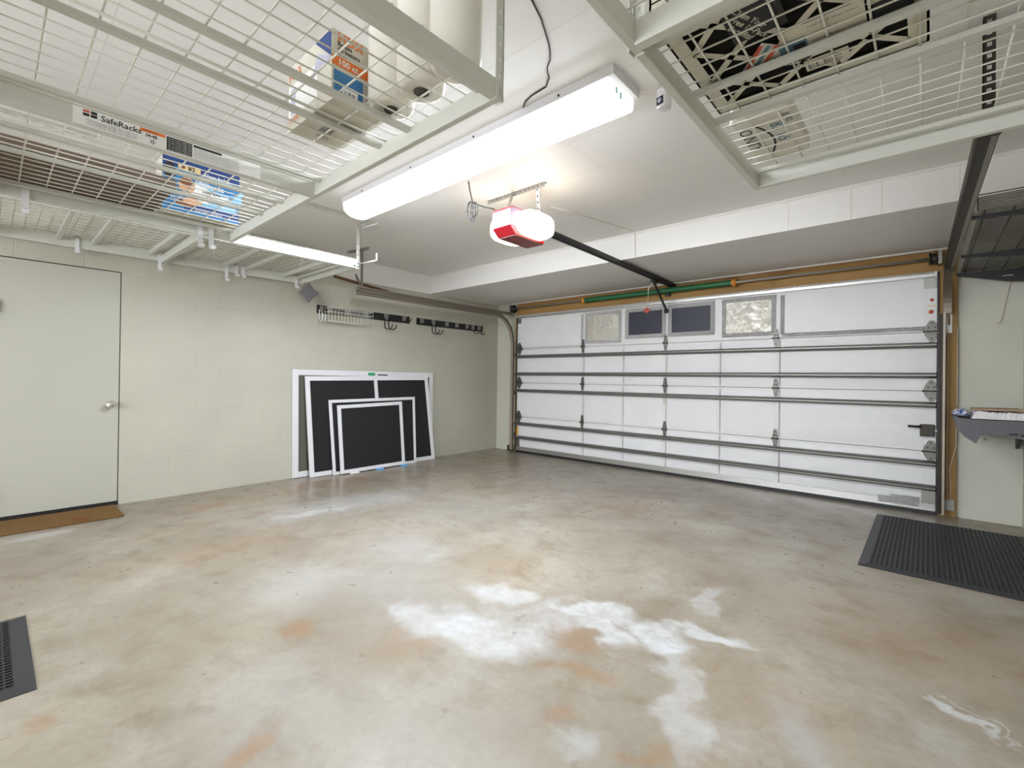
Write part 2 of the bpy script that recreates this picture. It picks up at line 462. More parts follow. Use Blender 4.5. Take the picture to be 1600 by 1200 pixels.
# passage door
d1 = thing('door_1', (-.02, DY0, 0), 'flush beige painted door in the block wall behind the coir mat', 'door', kind='structure')
MB().box(-.045, -.003, DY0 + .008, DY1 - .007, .035, DZ - .008).build('door_panel', M['doorpaint'], d1)
MB().box(-.06, -.05, DY0, DY1, 0, DZ).box(-.05, -.01, DY0, DY0 + .005, 0, DZ).box(-.05, -.006, DY1 - .006, DY1, 0, DZ).box(-.05, -.006, DY0, DY1, DZ - .006, DZ).build('gasket', M['gap'], d1)
MB().box(-.05, .006, DY0 + .004, DY1 - .004, 0.002, .034).build('door_sweep', M['black'], d1)
kb = MB().lathe((-.003, -4.898, .88), (1, 0, 0), [(0, .033), (.006, .033), (.010, .014), (.030, .013), (.038, .026), (.052, .030), (.064, .026), (.066, .010), (.068, .008)], 28).build('door_handle', M['brass'], d1)
MB().lathe((.063, -4.898, .88), (1, 0, 0), [(0, .009), (.004, .009), (.005, .003)], 12).build('lock_button', M['galv'], kb)
for z in (1.66, .2):
    MB().box(-.004, .012, DY0 - .012, DY0 + .012, z - .045, z + .045).lathe((.012, DY0, z - .05), (0, 0, 1), [(0, .008), (.1, .008)], 10).build('hinge', M['darksteel'], d1)

# ------------------------------------------------------------------ garage door
gd = thing('door_2', (2.93, 0, 0), 'white insulated sectional garage door with steel struts', 'garage door', kind='structure')
ZS_ = [(.03, .553), (.557, 1.088), (1.092, 1.613), (1.617, 2.147)]
BX = [(.50, 1.675), (1.73, 2.295), (2.345, 2.880), (2.930, 3.515), (3.565, 4.115), (4.170, 5.290)]
FY = -.045
for z0, z1 in ZS_:
    MB().box(.472, 5.383, FY, -.005, z0, z1).build('door_section', M['doorsteel'], gd, .003)
def pillow(mb, x0, x1, z0, z1, y, bulge, seed):
    rnd = random.Random(seed); nx, nz = max(8, int((x1 - x0) / .045)), 11
    cx = x0 + (x1 - x0) * rnd.uniform(.3, .7); cz = (z0 + z1) / 2
    ph = [rnd.uniform(0, 6.28) for _ in range(4)]
    vs = []; fs = []
    for i in range(nx + 1):
        for j in range(nz + 1):
            a, b = i / nx, j / nz
            x, z = x0 + (x1 - x0) * a, z0 + (z1 - z0) * b
            e = (math.sin(math.pi * a) ** .45 if 0 < a < 1 else 0) * (math.sin(math.pi * b) ** .5 if 0 < b < 1 else 0)
            ang = math.atan2(z - cz, x - cx); rr = math.hypot(x - cx, z - cz)
            cr = math.sin(ang * 9 + ph[0]) * math.exp(-(rr / .34) ** 2) * (.005 if bulge > .005 else .001) + math.sin(x * 9 + ph[1] + z * 13) * .0018
            vs.append((x, y - .002 - e * (bulge + cr), z))
    for i in range(nx):
        for j in range(nz):
            k = i * (nz + 1) + j; fs.append((k, k + 1, k + nz + 2, k + nz + 1))
    mb.add(vs, fs, True)
    return mb
for r_, (z0, z1) in enumerate(ZS_):
    for b_, (x0, x1) in enumerate(BX):
        if r_ == 3 and b_ in (2, 3): continue
        zz0, zz1 = (z0 + .028, z1 - .03) if r_ < 3 else (z0 + .035, z1 - .085)
        if r_ == 0: zz0 = z0 + .07
        mt = M['foilsheet'] if (r_ == 3 and b_ in (1, 4)) else M['insul']
        o = pillow(MB(), x0, x1, zz0, zz1, FY, .008 if r_ < 3 else .003, r_ * 10 + b_).build('insulation_panel', mt, gd, recalc=False)
        if r_ == 3 and b_ in (1, 4): o['label'] = 'panel covered with reflective silver foil'
# foil tape
for x0, x1 in ((1.680, 1.722), (2.302, 2.338), (2.888, 2.922), (3.522, 3.558), (4.122, 4.160)):
    for r_, (z0, z1) in enumerate(ZS_):
        if r_ == 3: continue
        xm = x0 + (x1 - x0) * .68
        MB().box(xm, x1, FY - .003, FY, z0 + .02, z1 - .02).build('foil_tape', M['foil'], gd)
def ringtape(x0, x1, z0, z1, w_, y):
    return MB().box(x0, x1, y - .004, y, z1 - w_, z1).box(x0, x1, y - .004, y, z0, z0 + w_).box(x0, x0 + w_, y - .004, y, z0 + w_, z1 - w_).box(x1 - w_, x1, y - .004, y, z0 + w_, z1 - w_)
for x0, x1 in (BX[1], BX[4]):
    ringtape(x0, x1, 1.65, 2.085, .045, FY - .001).build('foil_tape', M['foil'], gd)
MB().box(1.66, 1.70, FY - .004, FY, 1.67, 2.07).build('foil_tape', M['foil'], gd)
MB().box(4.155, 4.195, FY - .004, FY, 1.66, 2.07).build('foil_tape', M['foil'], gd)
MB().box(4.17, 5.30, FY - .004, FY, 1.628, 1.668).build('foil_tape', M['foil'], gd)
MB().box(.50, 1.66, FY - .004, FY, 1.628, 1.640).build('foil_tape', M['foil'], gd)
# glazed openings in the top section
for k, (x0, x1, z0, z1) in enumerate(((2.395, 2.86, 1.735, 2.035), (2.972, 3.442, 1.735, 2.035))):
    wf = ringtape(x0 - .045, x1 + .045, z0 - .045, z1 + .05, .05, FY - .002).build('window_frame', M['foil'], gd)
    MB().box(x0, x1, FY - .004, FY - .0005, z0, z1).build('window_pane', M['glass'], wf)
# struts
def strut(z, h=.052, dep=.06, x0=.478, x1=5.378):
    y = FY - .012
    prof = [(y, z - h / 2), (y, z - h / 2 + .004), (y - dep * .45, z - h / 2 + .008), (y - dep, z - h * .18), (y - dep, z + h * .22), (y - dep * .35, z + h / 2 - .012), (y, z + h / 2 - .004), (y, z + h / 2), (y - .012, z + h / 2 - .002)]
    prof = [(y, z - h / 2), (y - .012, z - h / 2), (y - dep * .8, z - h * .28), (y - dep, z - h * .1), (y - dep, z + h * .15), (y - dep * .8, z + h * .32), (y - .012, z + h / 2), (y, z + h / 2)]
    return MB().prism([(x0, a, b) for a, b in prof], (x1 - x0, 0, 0)).build('strut', M['strut'], gd)
for z in (1.497, 1.228, .968, .450, .236): strut(z)
tp = MB().box(.478, 5.378, FY - .045, FY, 2.10, 2.142).build('strut', M['alu'], gd)
MB().box(.50, 5.36, FY - .048, FY - .045, 2.126, 2.140).build('foil_edge', M['foil'], tp)
# bottom rail and seal
MB().box(.478, 5.378, FY - .012, FY, .032, .092).box(.478, 5.378, FY - .022, FY - .012, .034, .045).build('bottom_rail', M['alu'], gd)
MB().box(.474, 5.382, FY - .02, -.005, .0, .031).build('bottom_seal', M['black'], gd)
MB().box(4.98, 5.27, FY - .016, FY - .010, .055, .115).box(5.07, 5.27, FY - .017, FY - .011, .10, .14).build('foil_tape', M['foil'], gd)
# hinges
def hinge(x, z, wide):
    mb = MB(); wd = .052 if wide else .026; up = .098; dn = .09
    y = FY - .006
    def leaf(pts): mb.prism([(x + a, y, z + b) for a, b in pts], (0, -.006, 0))
    leaf([(-wd, .012), (wd, .012), (wd * .85, .045), (.014, up), (-.014, up), (-wd * .85, .045)])
    leaf([(-wd, -.012), (-wd * .8, -.04), (-.012, -dn), (.012, -dn), (wd * .8, -.04), (wd, -.012)])
    mb.box(x - wd, x + wd, y - .022, y, z - .014, z + .014)
    h = mb.build('hinge', M['hinge'], gd)
    pn = MB().tube([(x - wd - .008, y - .018, z), (x + wd + (.03 if wide else .008), y - .018, z)], .0075, 8)
    for bx, bz in ((-.4 * wd, .035), (.4 * wd, .035), (0, .075), (0, -.062)):
        pn.lathe((x + bx, y - .006, z + bz), (0, -1, 0), [(0, .006), (.005, .006), (.006, .003)], 8)
    pn.build('hinge_pin', M['darksteel'], h)
for z in (1.618, 1.090, .555):
    for x in (1.702, 2.903, 4.117): hinge(x, z, False)
    hinge(.525, z, True); hinge(5.345, z, True)
# corner plates, bolt latch, stickers
MB().box(5.29, 5.378, FY - .006, FY, 2.005, 2.095).build('corner_plate', M['galv'], gd)
MB().box(.478, .55, FY - .006, FY, 2.02, 2.095).build('corner_plate', M['galv'], gd)
MB().box(5.285, 5.378, FY - .008, FY, .045, .205).box(5.378, 5.50, FY - .008, FY - .003, .06, .15).build('bottom_bracket', M['galv'], gd)
MB().box(.40, .478, FY - .01, FY - .004, .06, .13).box(.478, .545, FY - .008, FY, .045, .205).build('bottom_bracket', M['galv'], gd)
lt = MB().box(5.272, 5.368, FY - .035, FY, .688, .795).build('latch', M['darksteel'], gd, .004)
MB().tube([(5.19, FY - .04, .772), (5.28, FY - .04, .772)], .011, 8).build('latch_handle', M['darksteel'], lt)
MB().box(5.365, 5.40, FY - .022, FY - .012, .735, .75).build('latch_bolt', M['galv'], lt)
MB().box(.478, .548, FY - .003, FY - .0005, .268, .40).build('warning_sticker', M['yellow'], gd)
MB().box(2.875, 2.918, FY - .005, FY, .86, .985).build('label_plate', M['cardpale'], gd)
rs = MB().lathe((5.345, FY - .0005, 1.90), (0, -1, 0), [(0, .014), (.001, .014)], 14).lathe((5.340, FY - .0005, 1.795), (0, -1, 0), [(0, .018), (.001, .018)], 14)
rs.use(1).box(5.315, 5.375, FY - .0015, FY - .0004, 1.846, 1.852)
rs.build('warning_sticker', [M['redprint'], M['yellow']], gd)
# arm bracket on the top section
MB().box(2.888, 2.94, FY - .035, FY - .003, 1.985, 2.03).build('arm_bracket', M['black'], gd)

# ------------------------------------------------------------------ door tracks
def c_channel(mb, p0, p1, side, wdt=.055, ht=.045, th=.003):
    """open channel along p0-p1 (roughly Y): web on the outer side, lips above and below"""
    p0, p1 = Vector(p0), Vector(p1); d = p1 - p0
    sx = Vector((side, 0, 0)); up = Vector((0, 0, 1))
    mb.obox(p0, d, sx * th, up * ht)
    mb.obox(p0, d, -sx * wdt, up * th)
    mb.obox(p0 + up * (ht - th), d, -sx * wdt, up * th)
    mb.obox(p0 - sx * wdt, d, sx * th, up * ht * .30)
    mb.obox(p0 - sx * wdt + up * ht * .70, d, sx * th, up * ht * .30)
    return mb
def angle_iron(mb, p0, p1, a, b, wa, wb, th=.003, pitch=.05, hole=(.38, .38)):
    """slotted angle from p0 to p1; flanges along unit vectors a and b, holes in both"""
    p0, p1, a, b = map(Vector, (p0, p1, a, b)); d = p1 - p0; L = d.length; e = d.normalized()
    for f, g, wv in ((a, b, wa), (b, a, wb)):
        lo = wv * (1 - hole[0]) / 2
        mb.obox(p0, d, f * lo, g * th); mb.obox(p0 + f * (wv - lo), d, f * lo, g * th)
        n = max(1, int(L / pitch)); st = L / n; hl = st * hole[1]
        for i in range(n + 1):
            q0 = max(0, i * st - (st - hl) / 2); q1 = min(L, i * st + (st - hl) / 2)
            mb.obox(p0 + f * lo + e * q0, e * (q1 - q0), f * (wv - 2 * lo), g * th)
    return mb
tl = thing('garage_door_track', (.44, -.05, 0), 'double steel door track along the block wall above the hook rails', 'door track')
c_channel(MB(), (.40, -.50, 2.100), (.40, -2.80, 2.100), -1, .055, .042).build('lower_rail', M['tracklight'], tl)
c_channel(MB(), (.40, -.10, 2.146), (.40, -2.80, 2.146), -1, .055, .042).build('upper_rail', M['tracklight'], tl)
def curved(xc, wdt, y1, zt, r, y0):
    """strip profile following a quarter circle from horizontal to vertical"""
    pts = []
    for k in range(13):
        t = k / 12 * math.pi / 2
        pts.append((y1 + math.sin(t) * r, zt - r + math.cos(t) * r))
    mb = MB()
    for (ya, za), (yb, zb) in zip(pts[:-1], pts[1:]):
        tdir = Vector((0, yb - ya, zb - za)); nrm = Vector((0, -tdir.z, tdir.y)).normalized()
        o = Vector((xc - wdt / 2, ya, za))
        mb.obox(o, tdir * 1.04, nrm * -.042, (.003, 0, 0)); mb.obox(o, tdir * 1.04, (wdt, 0, 0), nrm * -.003)
        mb.obox(o + nrm * -.039, tdir * 1.04, (wdt, 0, 0), nrm * -.003)
    return mb
curved(.4275, .055, -.50, 2.142, .40, 0).build('curved_rail', M['tracklight'], tl)
MB().box(.42, .468, -.145, -.141, .04, 1.742).box(.42, .468, -.103, -.100, .04, 1.742).box(.42, .423, -.145, -.10, .04, 1.742).build('vertical_rail', M['tracklight'], tl)
for z in (.25, .9, 1.5):
    MB().box(.425, .445, -.10, -.035, z, z + .05).build('mounting_clip', M['galv'], tl)
MB().box(.36, .42, -.13, -.036, .02, .10).build('foot_bracket', M['darksteel'], tl)
hb = MB()
angle_iron(hb, (.455, -2.78, 2.188), (.455, -2.78, 2.599), (1, 0, 0), (0, 1, 0), .032, .032)
hb.build('hanger_strap', M['galv'], tl)
angle_iron(MB(), (.36, -2.80, 2.33), (.435, -2.76, 2.17), (1, 0, .3), (0, 1, 0), .032, .02).build('brace_strap', M['galv'], tl)
angle_iron(MB(), (.30, -2.86, 2.601), (.64, -2.80, 2.601), (0, 0, -1), (0, 1, 0), .032, .03).build('ceiling_angle', M['galv'], tl)

tr = thing('garage_door_track', (5.45, -.05, 0), 'double dark steel door track beside the wire wall shelf', 'door track')
c_channel(MB(), (5.470, -.46, 2.085), (5.512, -3.10, 2.10), 1, .055, .042).build('lower_rail', M['darksteel'], tr)
MB().obox((5.452, -.46, 2.084), (.042, -2.64, .015), (.018, 0, 0), (0, 0, .002)).build('rail_lip', M['galv'], tr)
c_channel(MB(), (5.470, -.10, 2.132), (5.512, -3.10, 2.145), 1, .055, .042).build('upper_rail', M['track'], tr)
curved(5.4425, .055, -.46, 2.127, .36, 0).build('curved_rail', M['track'], tr)
MB().box(5.386, 5.434, -.103, -.100, .03, 1.767).box(5.431, 5.434, -.145, -.10, .03, 1.767).box(5.386, 5.394, -.145, -.141, .03, 1.767).build('vertical_rail', M['darksteel'], tr)
MB().box(5.418, 5.434, -.149, -.1455, .03, 1.767).build('rail_lip', M['tracklight'], tr)
MB().box(5.379, 5.391, -.06, -.004, .002, 2.14).build('dark_gap_strip', M['black'], gd)  # black strips paint the shade in the gap between door and track
MB().box(.469, .477, -.06, -.004, .002, 2.14).build('dark_gap_strip', M['black'], gd)
for z in (.25, .80, 1.5):
    MB().box(5.405, 5.425, -.10, -.038, z, z + .05).build('mounting_clip', M['galv'], tr)
angle_iron(MB(), (5.437, -.043, 1.60), (5.437, -.043, 2.06), (1, 0, 0), (0, -1, 0), .04, .02, pitch=.2).build('flag_bracket', M['galv'], tr)
angle_iron(MB(), (5.472, -3.02, 2.10), (5.472, -3.02, 2.60), (1, 0, 0), (0, 1, 0), .036, .03, pitch=.045).build('hanger_strap', M['darksteel'], tr)
angle_iron(MB(), (5.33, -2.96, 2.600), (5.62, -2.96, 2.600), (0, 0, -1), (0, 1, 0), .032, .03).build('ceiling_angle', M['darksteel'], tr)
angle_iron(MB(), (5.507, -3.0, 2.11), (5.70, -2.9, 2.36), (0, -1, 0), (0, 0, 1), .036, .02, pitch=.045).build('brace_strap', M['darksteel'], tr)
MB().box(5.455, 5.515, -3.115, -3.10, 2.09, 2.19).build('end_plate', M['darksteel'], tr)

# ------------------------------------------------------------------ torsion spring and shaft
ts = thing('torsion_spring', (2.7, -.12, 2.25), 'green torsion spring with orange ends on the shaft above the garage door', 'spring')
MB().tube([(.40, -.12, 2.25), (5.42, -.12, 2.25)], .0125, 12).build('shaft', M['alu'], ts)
mb = MB(); n = 230
prof = []
for k in range(n): prof += [(k * .0085, .030), (k * .0085 + .00425, .0345)]
mb.lathe((1.76, -.12, 2.25), (1, 0, 0), prof, 16).build('spring_coil', M['green'], ts)
for x in (1.748, 3.71):
    MB().lathe((x - .02, -.12, 2.25), (1, 0, 0), [(0, .040), (.012, .044), (.03, .044), (.045, .034)], 16).build('winding_cone', M['orange'], ts)
for x, sx in ((.425, 1), (5.375, -1)):
    MB().lathe((x, -.12, 2.25), (sx, 0, 0), [(0, .055), (.008, .055), (.012, .046), (.04, .046), (.044, .055), (.052, .055)], 20).build('cable_drum', M['darksteel'], ts)
    MB().box(x - sx * .02 - .012, x - sx * .02 + .012, -.16, -.040, 2.196, 2.31).build('end_bearing_plate', M['galv'], ts)
MB().box(2.90, 2.96, -.085, -.040, 2.19, 2.292).build('center_bearing_plate', M['black'], ts)

# lift cables beside the posts
tag(MB().tube([(5.452, -.055, .12), (5.451, -.058, 1.1), (5.452, -.06, 1.62)], .0022, 6).build('lift_cable', M['whitecord']), 'thin pale lift cable running up the pine post beside the door', 'cable')
tag(MB().tube([(5.475, -.045, .10), (5.478, -.045, .25), (5.470, -.045, .42), (5.508, -.045, .62), (5.512, -.045, 1.0), (5.512, -.045, 1.65)], .0025, 6).build('sensor_wire', M['whitecord']), 'loose pale wire curving down the pine post to the floor', 'wire')

# ------------------------------------------------------------------ opener
OX0, OX1, OY0, OY1, OZ = 2.935, 3.112, -3.17, -2.78, 2.24
op = thing('garage_door_opener', (3.02, -2.97, 2.18), 'red and white garage door opener with two glowing lamps hung from the ceiling', 'door opener')
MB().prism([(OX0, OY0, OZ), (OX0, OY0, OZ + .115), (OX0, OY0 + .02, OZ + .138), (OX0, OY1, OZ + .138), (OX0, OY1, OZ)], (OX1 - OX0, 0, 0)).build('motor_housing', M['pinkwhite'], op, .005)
MB().prism([(OX0 + .002, OY0 - .002, OZ + .001), (OX0 + .002, OY0 + .06, OZ - .052), (OX0 + .002, OY1, OZ - .052), (OX0 + .002, OY1, OZ + .001)], (OX1 - OX0 - .004, 0, 0)).build('lower_cover', M['red'], op, .004)
MB().box(OX0 + .006, OX1 - .006, OY0 + .064, OY1 - .004, OZ - .056, OZ - .052).build('base_plate', M['maroon'], op)
MB().prism([(OX0 - .001, OY0 - .002, OZ + .108), (OX0 - .001, OY0 + .018, OZ + .14), (OX0 - .001, OY1, OZ + .14), (OX0 - .001, OY1, OZ + .137), (OX0 - .001, OY0 + .02, OZ + .137), (OX0 - .001, OY0 + .001, OZ + .108)], (OX1 - OX0 + .002, 0, 0)).build('top_edge', M['red'], op)
MB().text('Pro', (OX0 + .05, OY0 - .0015, OZ + .05), (1, 0, 0), (0, 0, 1), .045, .2).build('front_lettering', M['inkgrey'], op)
for sgn, x0 in ((-1, OX0), (1, OX1)):
    vs = []; fs = []; nu, nv = 9, 20
    cy_, cz_ = (OY0 + OY1) / 2 + .035, OZ + .045
    for i in range(nu):
        t = i / (nu - 1) * math.pi / 2
        for j in range(nv):
            a = 2 * math.pi * j / nv
            ca, sa = math.cos(a), math.sin(a)
            sq = (abs(ca) ** 4 + abs(sa) ** 4) ** -.25
            vs.append((x0 + sgn * .128 * math.sin(t) ** .75, cy_ + .165 * sq * ca * math.cos(t) ** .32, cz_ + .088 * sq * sa * math.cos(t) ** .32))
    for i in range(nu - 1):
        for j in range(nv): fs.append((i * nv + j, i * nv + (j + 1) % nv, (i + 1) * nv + (j + 1) % nv, (i + 1) * nv + j))
    MB().add(vs, fs, True).build('lamp_lens', M['bulb'], op)
angle_iron(MB(), (2.625, -2.91, 2.602), (3.21, -2.91, 2.602), (0, 0, -1), (0, 1, 0), .032, .032, pitch=.04).build('ceiling_angle', M['galv'], op)
angle_iron(MB(), (2.955, -3.06, OZ + .14), (2.885, -2.912, 2.59), (1, 0, 0), (0, 1, .3), .032, .022, pitch=.04).build('hanger_strap', M['galv'], op)
angle_iron(MB(), (3.085, -2.83, OZ + .14), (3.12, -2.905, 2.585), (1, 0, 0), (0, 1, .2), .032, .022, pitch=.04).build('hanger_strap', M['galv'], op)
# rail towards the door, hung just under the soffit
p0, p1 = Vector((3.04, OY1, 2.296)), Vector((2.962, -.085, 2.296))
d = p1 - p0
MB().obox(p0, d, (.007, 0, 0), (0, 0, .040)).obox(p0 + Vector((.043, 0, 0)), d, (.007, 0, 0), (0, 0, .040)).obox(p0 + Vector((0, 0, .034)), d, (.05, 0, 0), (0, 0, .006)).obox(p0, d, (.017, 0, 0), (0, 0, .005)).obox(p0 + Vector((.033, 0, 0)), d, (.017, 0, 0), (0, 0, .005)).build('rail', M['blackmetal'], op)
MB().tube([(3.064, OY1 + .01, 2.316), (2.987, -.10, 2.316)], .006, 8).build('drive_chain', M['black'], op)
MB().box(2.955, 3.02, -.085, -.0405, 2.294, 2.334).build('header_bracket', M['black'], op)
MB().box(2.96, 3.004, -.62, -.50, 2.274, 2.296).build('trolley', M['black'], op)
MB().obox((2.966, -.585, 2.285), (-.055, .50, -.275), (.022, 0, 0), (0, .008, .014)).build('door_arm', M['black'], op)
cd = MB().tube([(2.965, -.57, 2.276), (2.925, -.575, 2.23), (2.905, -.575, 1.99)], .003, 6).tube([(2.975, -.57, 2.276), (2.935, -.575, 2.22), (2.907, -.575, 2.18)], .0025, 6).build('release_cord', M['whitecord'], op)
MB().box(2.865, 2.945, -.583, -.570, 1.955, 1.975).box(2.898, 2.912, -.583, -.570, 1.925, 1.99).box(2.875, 2.935, -.582, -.571, 1.94, 1.95).build('release_handle', M['redprint'], cd)

# opener power cord, looped and tied
mb = MB().tube([(2.786, -3.274, 2.600), (2.80, -3.272, 2.53), (2.826, -3.27, 2.442)], .0045, 8)
for k, (w_, h_) in enumerate(((.022, .135), (.032, .12), (.014, .145), (.028, .105))):
    pts = []
    for j in range(15):
        t = j / 14 * 2 * math.pi
        pts.append((2.826 + math.sin(t) * w_ + (k - 1.5) * .005, -3.27 + (k - 1.5) * .010 + math.sin(t) * .01, 2.44 - h_ / 2 + math.cos(t) * h_ / 2))
    mb.tube(pts, .0036, 6)
mb.tube([(2.826, -3.27, 2.440), (2.86, -3.245, 2.418), (2.90, -3.21, 2.40), (2.935, -3.19, 2.392), (2.945, -3.155, 2.388)], .0045, 8)
tag(mb.build('power_cord', M['cord']), 'dark power cord coiled and tied, hanging from the ceiling beside the opener', 'cord')

# ------------------------------------------------------------------ fluorescent ceiling light
def fluorescent(name, x0, x1, y0, y1, label, group=None):
    t = thing(name, ((x0 + x1) / 2, (y0 + y1) / 2, ZC), label, 'ceiling light', group)
    MB().box(x0, x1, y0, y1, 2.556, ZC - .0005).build('light_base', M['whiteplastic'], t)
    yc = (y0 + y1) / 2; hw = (y1 - y0) / 2 - .012
    prof = [(yc - hw, 2.556)]
    for k in range(13):
        a = math.pi - k / 12 * math.pi
        prof.append((yc + math.cos(a) * hw * (1.0), 2.535 - (math.sin(a) ** .75) * .076))
    prof.append((yc + hw, 2.556))
    ln = MB().prism([(x0 + .02, a, b) for a, b in prof], (x1 - x0 - .06, 0, 0), False)
    ln.mi = [0 if (len(f) == 4 and all(ln.v[i].z < 2.507 for i in f)) else 1 for f in ln.f]
    ln.build('light_lens', [M['lens'], M['lensside']], t)
    for x, s_ in ((x0 + .02, -1), (x1 - .04, 1)):
        c = MB().prism([(x, yc + (a - yc) * 1.02, b - .001) for a, b in prof], (s_ * .014, 0, 0)).build('end_cap', M['cap'], t)
        for yy, zz in ((yc - .055, 2.525), (yc - .015, 2.518)):
            MB().box(x + s_ * .014, x + s_ * .017, yy - .006, yy + .006, zz - .018, zz + .012).build('cap_slot', M['teal'], c)
    for k in range(4):
        xx = x0 + (x1 - x0) * (k + .5) / 4
        MB().lathe((xx, y0, 2.575), (0, -1, 0), [(0, .006), (.004, .006)], 8).build('screw', M['darksteel'], t)
    return t
fluorescent('fluorescent_light', 1.77, 4.235, -3.722, -3.465, 'long glowing fluorescent light with a white wrap lens on the ceiling')

# cable stapled across the ceiling
Zc = ZC - .004
tag(MB().tube([(4.18, -4.245, Zc), (4.15, -4.15, Zc), (4.09, -4.02, Zc), (4.06, -3.97, Zc), (4.03, -3.93, Zc), (3.99, -3.90, Zc), (3.97, -3.87, Zc), (3.953, -3.836, Zc), (3.90, -3.79, Zc), (3.80, -3.78, Zc), (3.74, -3.76, Zc), (3.70, -3.73, Zc)], .0035, 6).build('ceiling_cable', M['cord']), 'thin dark cable wandering across the ceiling to the light base', 'cable')
tag(MB().tube([(2.95, -2.5, Zc), (3.05, -2.1, Zc), (3.17, -1.50, Zc), (3.178, YS - .01, Zc), (3.178, YS - .005, 2.48), (3.183, YS - .005, 2.40), (3.180, YS - .005, 2.36)], .0028, 6).build('ceiling_wire', M['cardpale']), 'thin wire along the ceiling and down the soffit above the opener rail', 'wire')

# security camera
sc_ = thing('security_camera', (4.352, -3.45, ZC), 'small white security camera with a dark eye hanging from the ceiling', 'camera')
MB().lathe((4.362, -3.45, 2.602), (0, 0, -1), [(0, .028), (.012, .026), (.016, .01)], 16).build('mount', M['whiteplastic'], sc_)
MB().tube([(4.362, -3.45, 2.59), (4.367, -3.455, 2.565), (4.362, -3.46, 2.555)], .007, 8).build('mount_arm', M['galv'], sc_)
b0 = MB()
dirv = (CAM - Vector((4.362, -3.46, 2.51))); dirv.z = 0; dirv.normalize(); dirv = Matrix.Rotation(R(-38), 3, 'Z') @ dirv; sd = Vector((-dirv.y, dirv.x, 0))
c0 = Vector((4.362, -3.46, 2.555))
poly = []
for k in range(20):
    a = 2 * math.pi * k / 20; sq = (abs(math.cos(a)) ** 4 + abs(math.sin(a)) ** 4) ** -.25
    poly.append(c0 + sd * math.cos(a) * .027 * sq + dirv * math.sin(a) * .03 * sq)
b0.prism(poly, (0, 0, -.095), True).build('camera_body', M['whiteplastic'], sc_, .006)
fc = c0 + dirv * .0305 + Vector((0, 0, -.065)) - sd * .0
ey = MB().obox(fc - sd * .019 - Vector((0, 0, .019)), sd * .038, (0, 0, .038), dirv * .003).build('camera_eye', M['darklens'], sc_, .003)
MB().lathe(fc + dirv * .003, dirv, [(0, .011), (.003, .011), (.004, .006)], 16).build('eye_ring', M['lilac'], ey)
MB().tube([(4.362, -3.45, 2.598), (4.335, -3.47, 2.597), (4.32, -3.44, 2.585), (4.28, -3.43, 2.575), (4.235, -3.48, 2.57)], .003, 6).build('camera_wire', M['whitecord'], sc_)

# ------------------------------------------------------------------ ceiling storage racks
class Frame:
    def __init__(s, o, U, V): s.o, s.U, s.V = Vector(o), Vector(U), Vector(V)
    def p(s, u, v, z): return Vector((0, 0, z)) + Vector((s.o.x, s.o.y, 0)) + s.U * u + s.V * v
    def box(s, mb, u0, u1, v0, v1, z0, z1):
        return mb.obox(s.p(u0, v0, z0), s.U * (u1 - u0), s.V * (v1 - v0), (0, 0, z1 - z0))
def make_rack(fr, L, W, z0, us, uc, label, posts, bh=.062):
    c = fr.p(L / 2, W / 2, z0)
    t = thing('overhead_storage_rack', c, label, 'storage rack')
    th = .004
    for v0, s_ in ((0, 1), (W, -1)):
        mb = MB(); fr.box(mb, 0, L, v0, v0 + s_ * .026, z0, z0 + bh)
        mb.build('end_beam', M['rack'], t, .003)
    for u0, s_ in ((0, 1), (L, -1)):
        mb = MB(); fr.box(mb, u0, u0 + s_ * .028, .026, W - .026, z0 + .001, z0 + bh)
        mb.build('side_beam', M['rack'], t, .003)
    for u in us:
        mb = MB(); fr.box(mb, u - .0125, u + .0125, .024, W - .024, z0 + .046, z0 + bh)
        mb.build('cross_beam', M['rack'], t)
    mb = MB(); fr.box(mb, uc, uc + .03, .024, W - .024, z0 - .006, z0 + bh)
    cb = mb.build('center_beam', M['rack'], t)
    zt = z0 + bh + .002
    q = [.006, uc / 2, uc, (uc + L) / 2, L - .006]
    for k in range(4):
        a, b = q[k] + .004, q[k + 1] - .004
        mb = MB(); n = max(2, round((b - a) / .066))
        for i in range(n + 1):
            u = a + (b - a) * i / n
            mb.tube([fr.p(u, .012, zt), fr.p(u, W - .012, zt)], .0029, 5)
        n = round(W / .101)
        for j in range(n + 1):
            v = .014 + (W - .028) * j / n
            mb.tube([fr.p(a - .003, v, zt + .005), fr.p(b + .003, v, zt + .005)], .0034, 5)
        mb.build('wire_deck', M['wire'], t)
    for (u, v, su, sv) in posts:
        mb = MB()
        angle_iron(mb, fr.p(u, v, z0 - .004), fr.p(u, v, ZC - .002), fr.U * su, fr.V * sv, .034, .034, pitch=.05, hole=(.28, .40))
        p = mb.build('post', M['rack'], t)
        bm_ = MB()
        for dz in (.018, .046):
            bm_.lathe(fr.p(u + su * .017, v, z0 + dz), -fr.V * sv, [(0, .008), (.006, .008), (.007, .004)], 8)
        bm_.build('bolt', M['galv'], p)
    for u in (0, L):
        for v, sv in ((0, 1), (W, -1)):
            MB().lathe(fr.p(u + (.045 if u == 0 else -.045), v, z0 + .02), -fr.V * sv, [(0, .008), (.007, .008)], 8).build('bolt', M['galv'], t)
    return t, cb, zt

# rack over the middle of the garage: long side across the room
fA = Frame((4.292, -4.525, 0), (-1, 0, 0), (0, -1, 0))
LA, WA, ZA = 2.465, 1.20, 2.042
rA, cA, ztA = make_rack(fA, LA, WA, ZA, [.075, .46, .655, 1.17, 1.60, 1.885, 2.39], 1.232, 'big white wire ceiling rack carrying the white rolls and the blue boxes', [(-.004, -.004, 1, 1), (LA + .004, WA + .004, -1, -1), (-.004, WA + .004, 1, -1)])
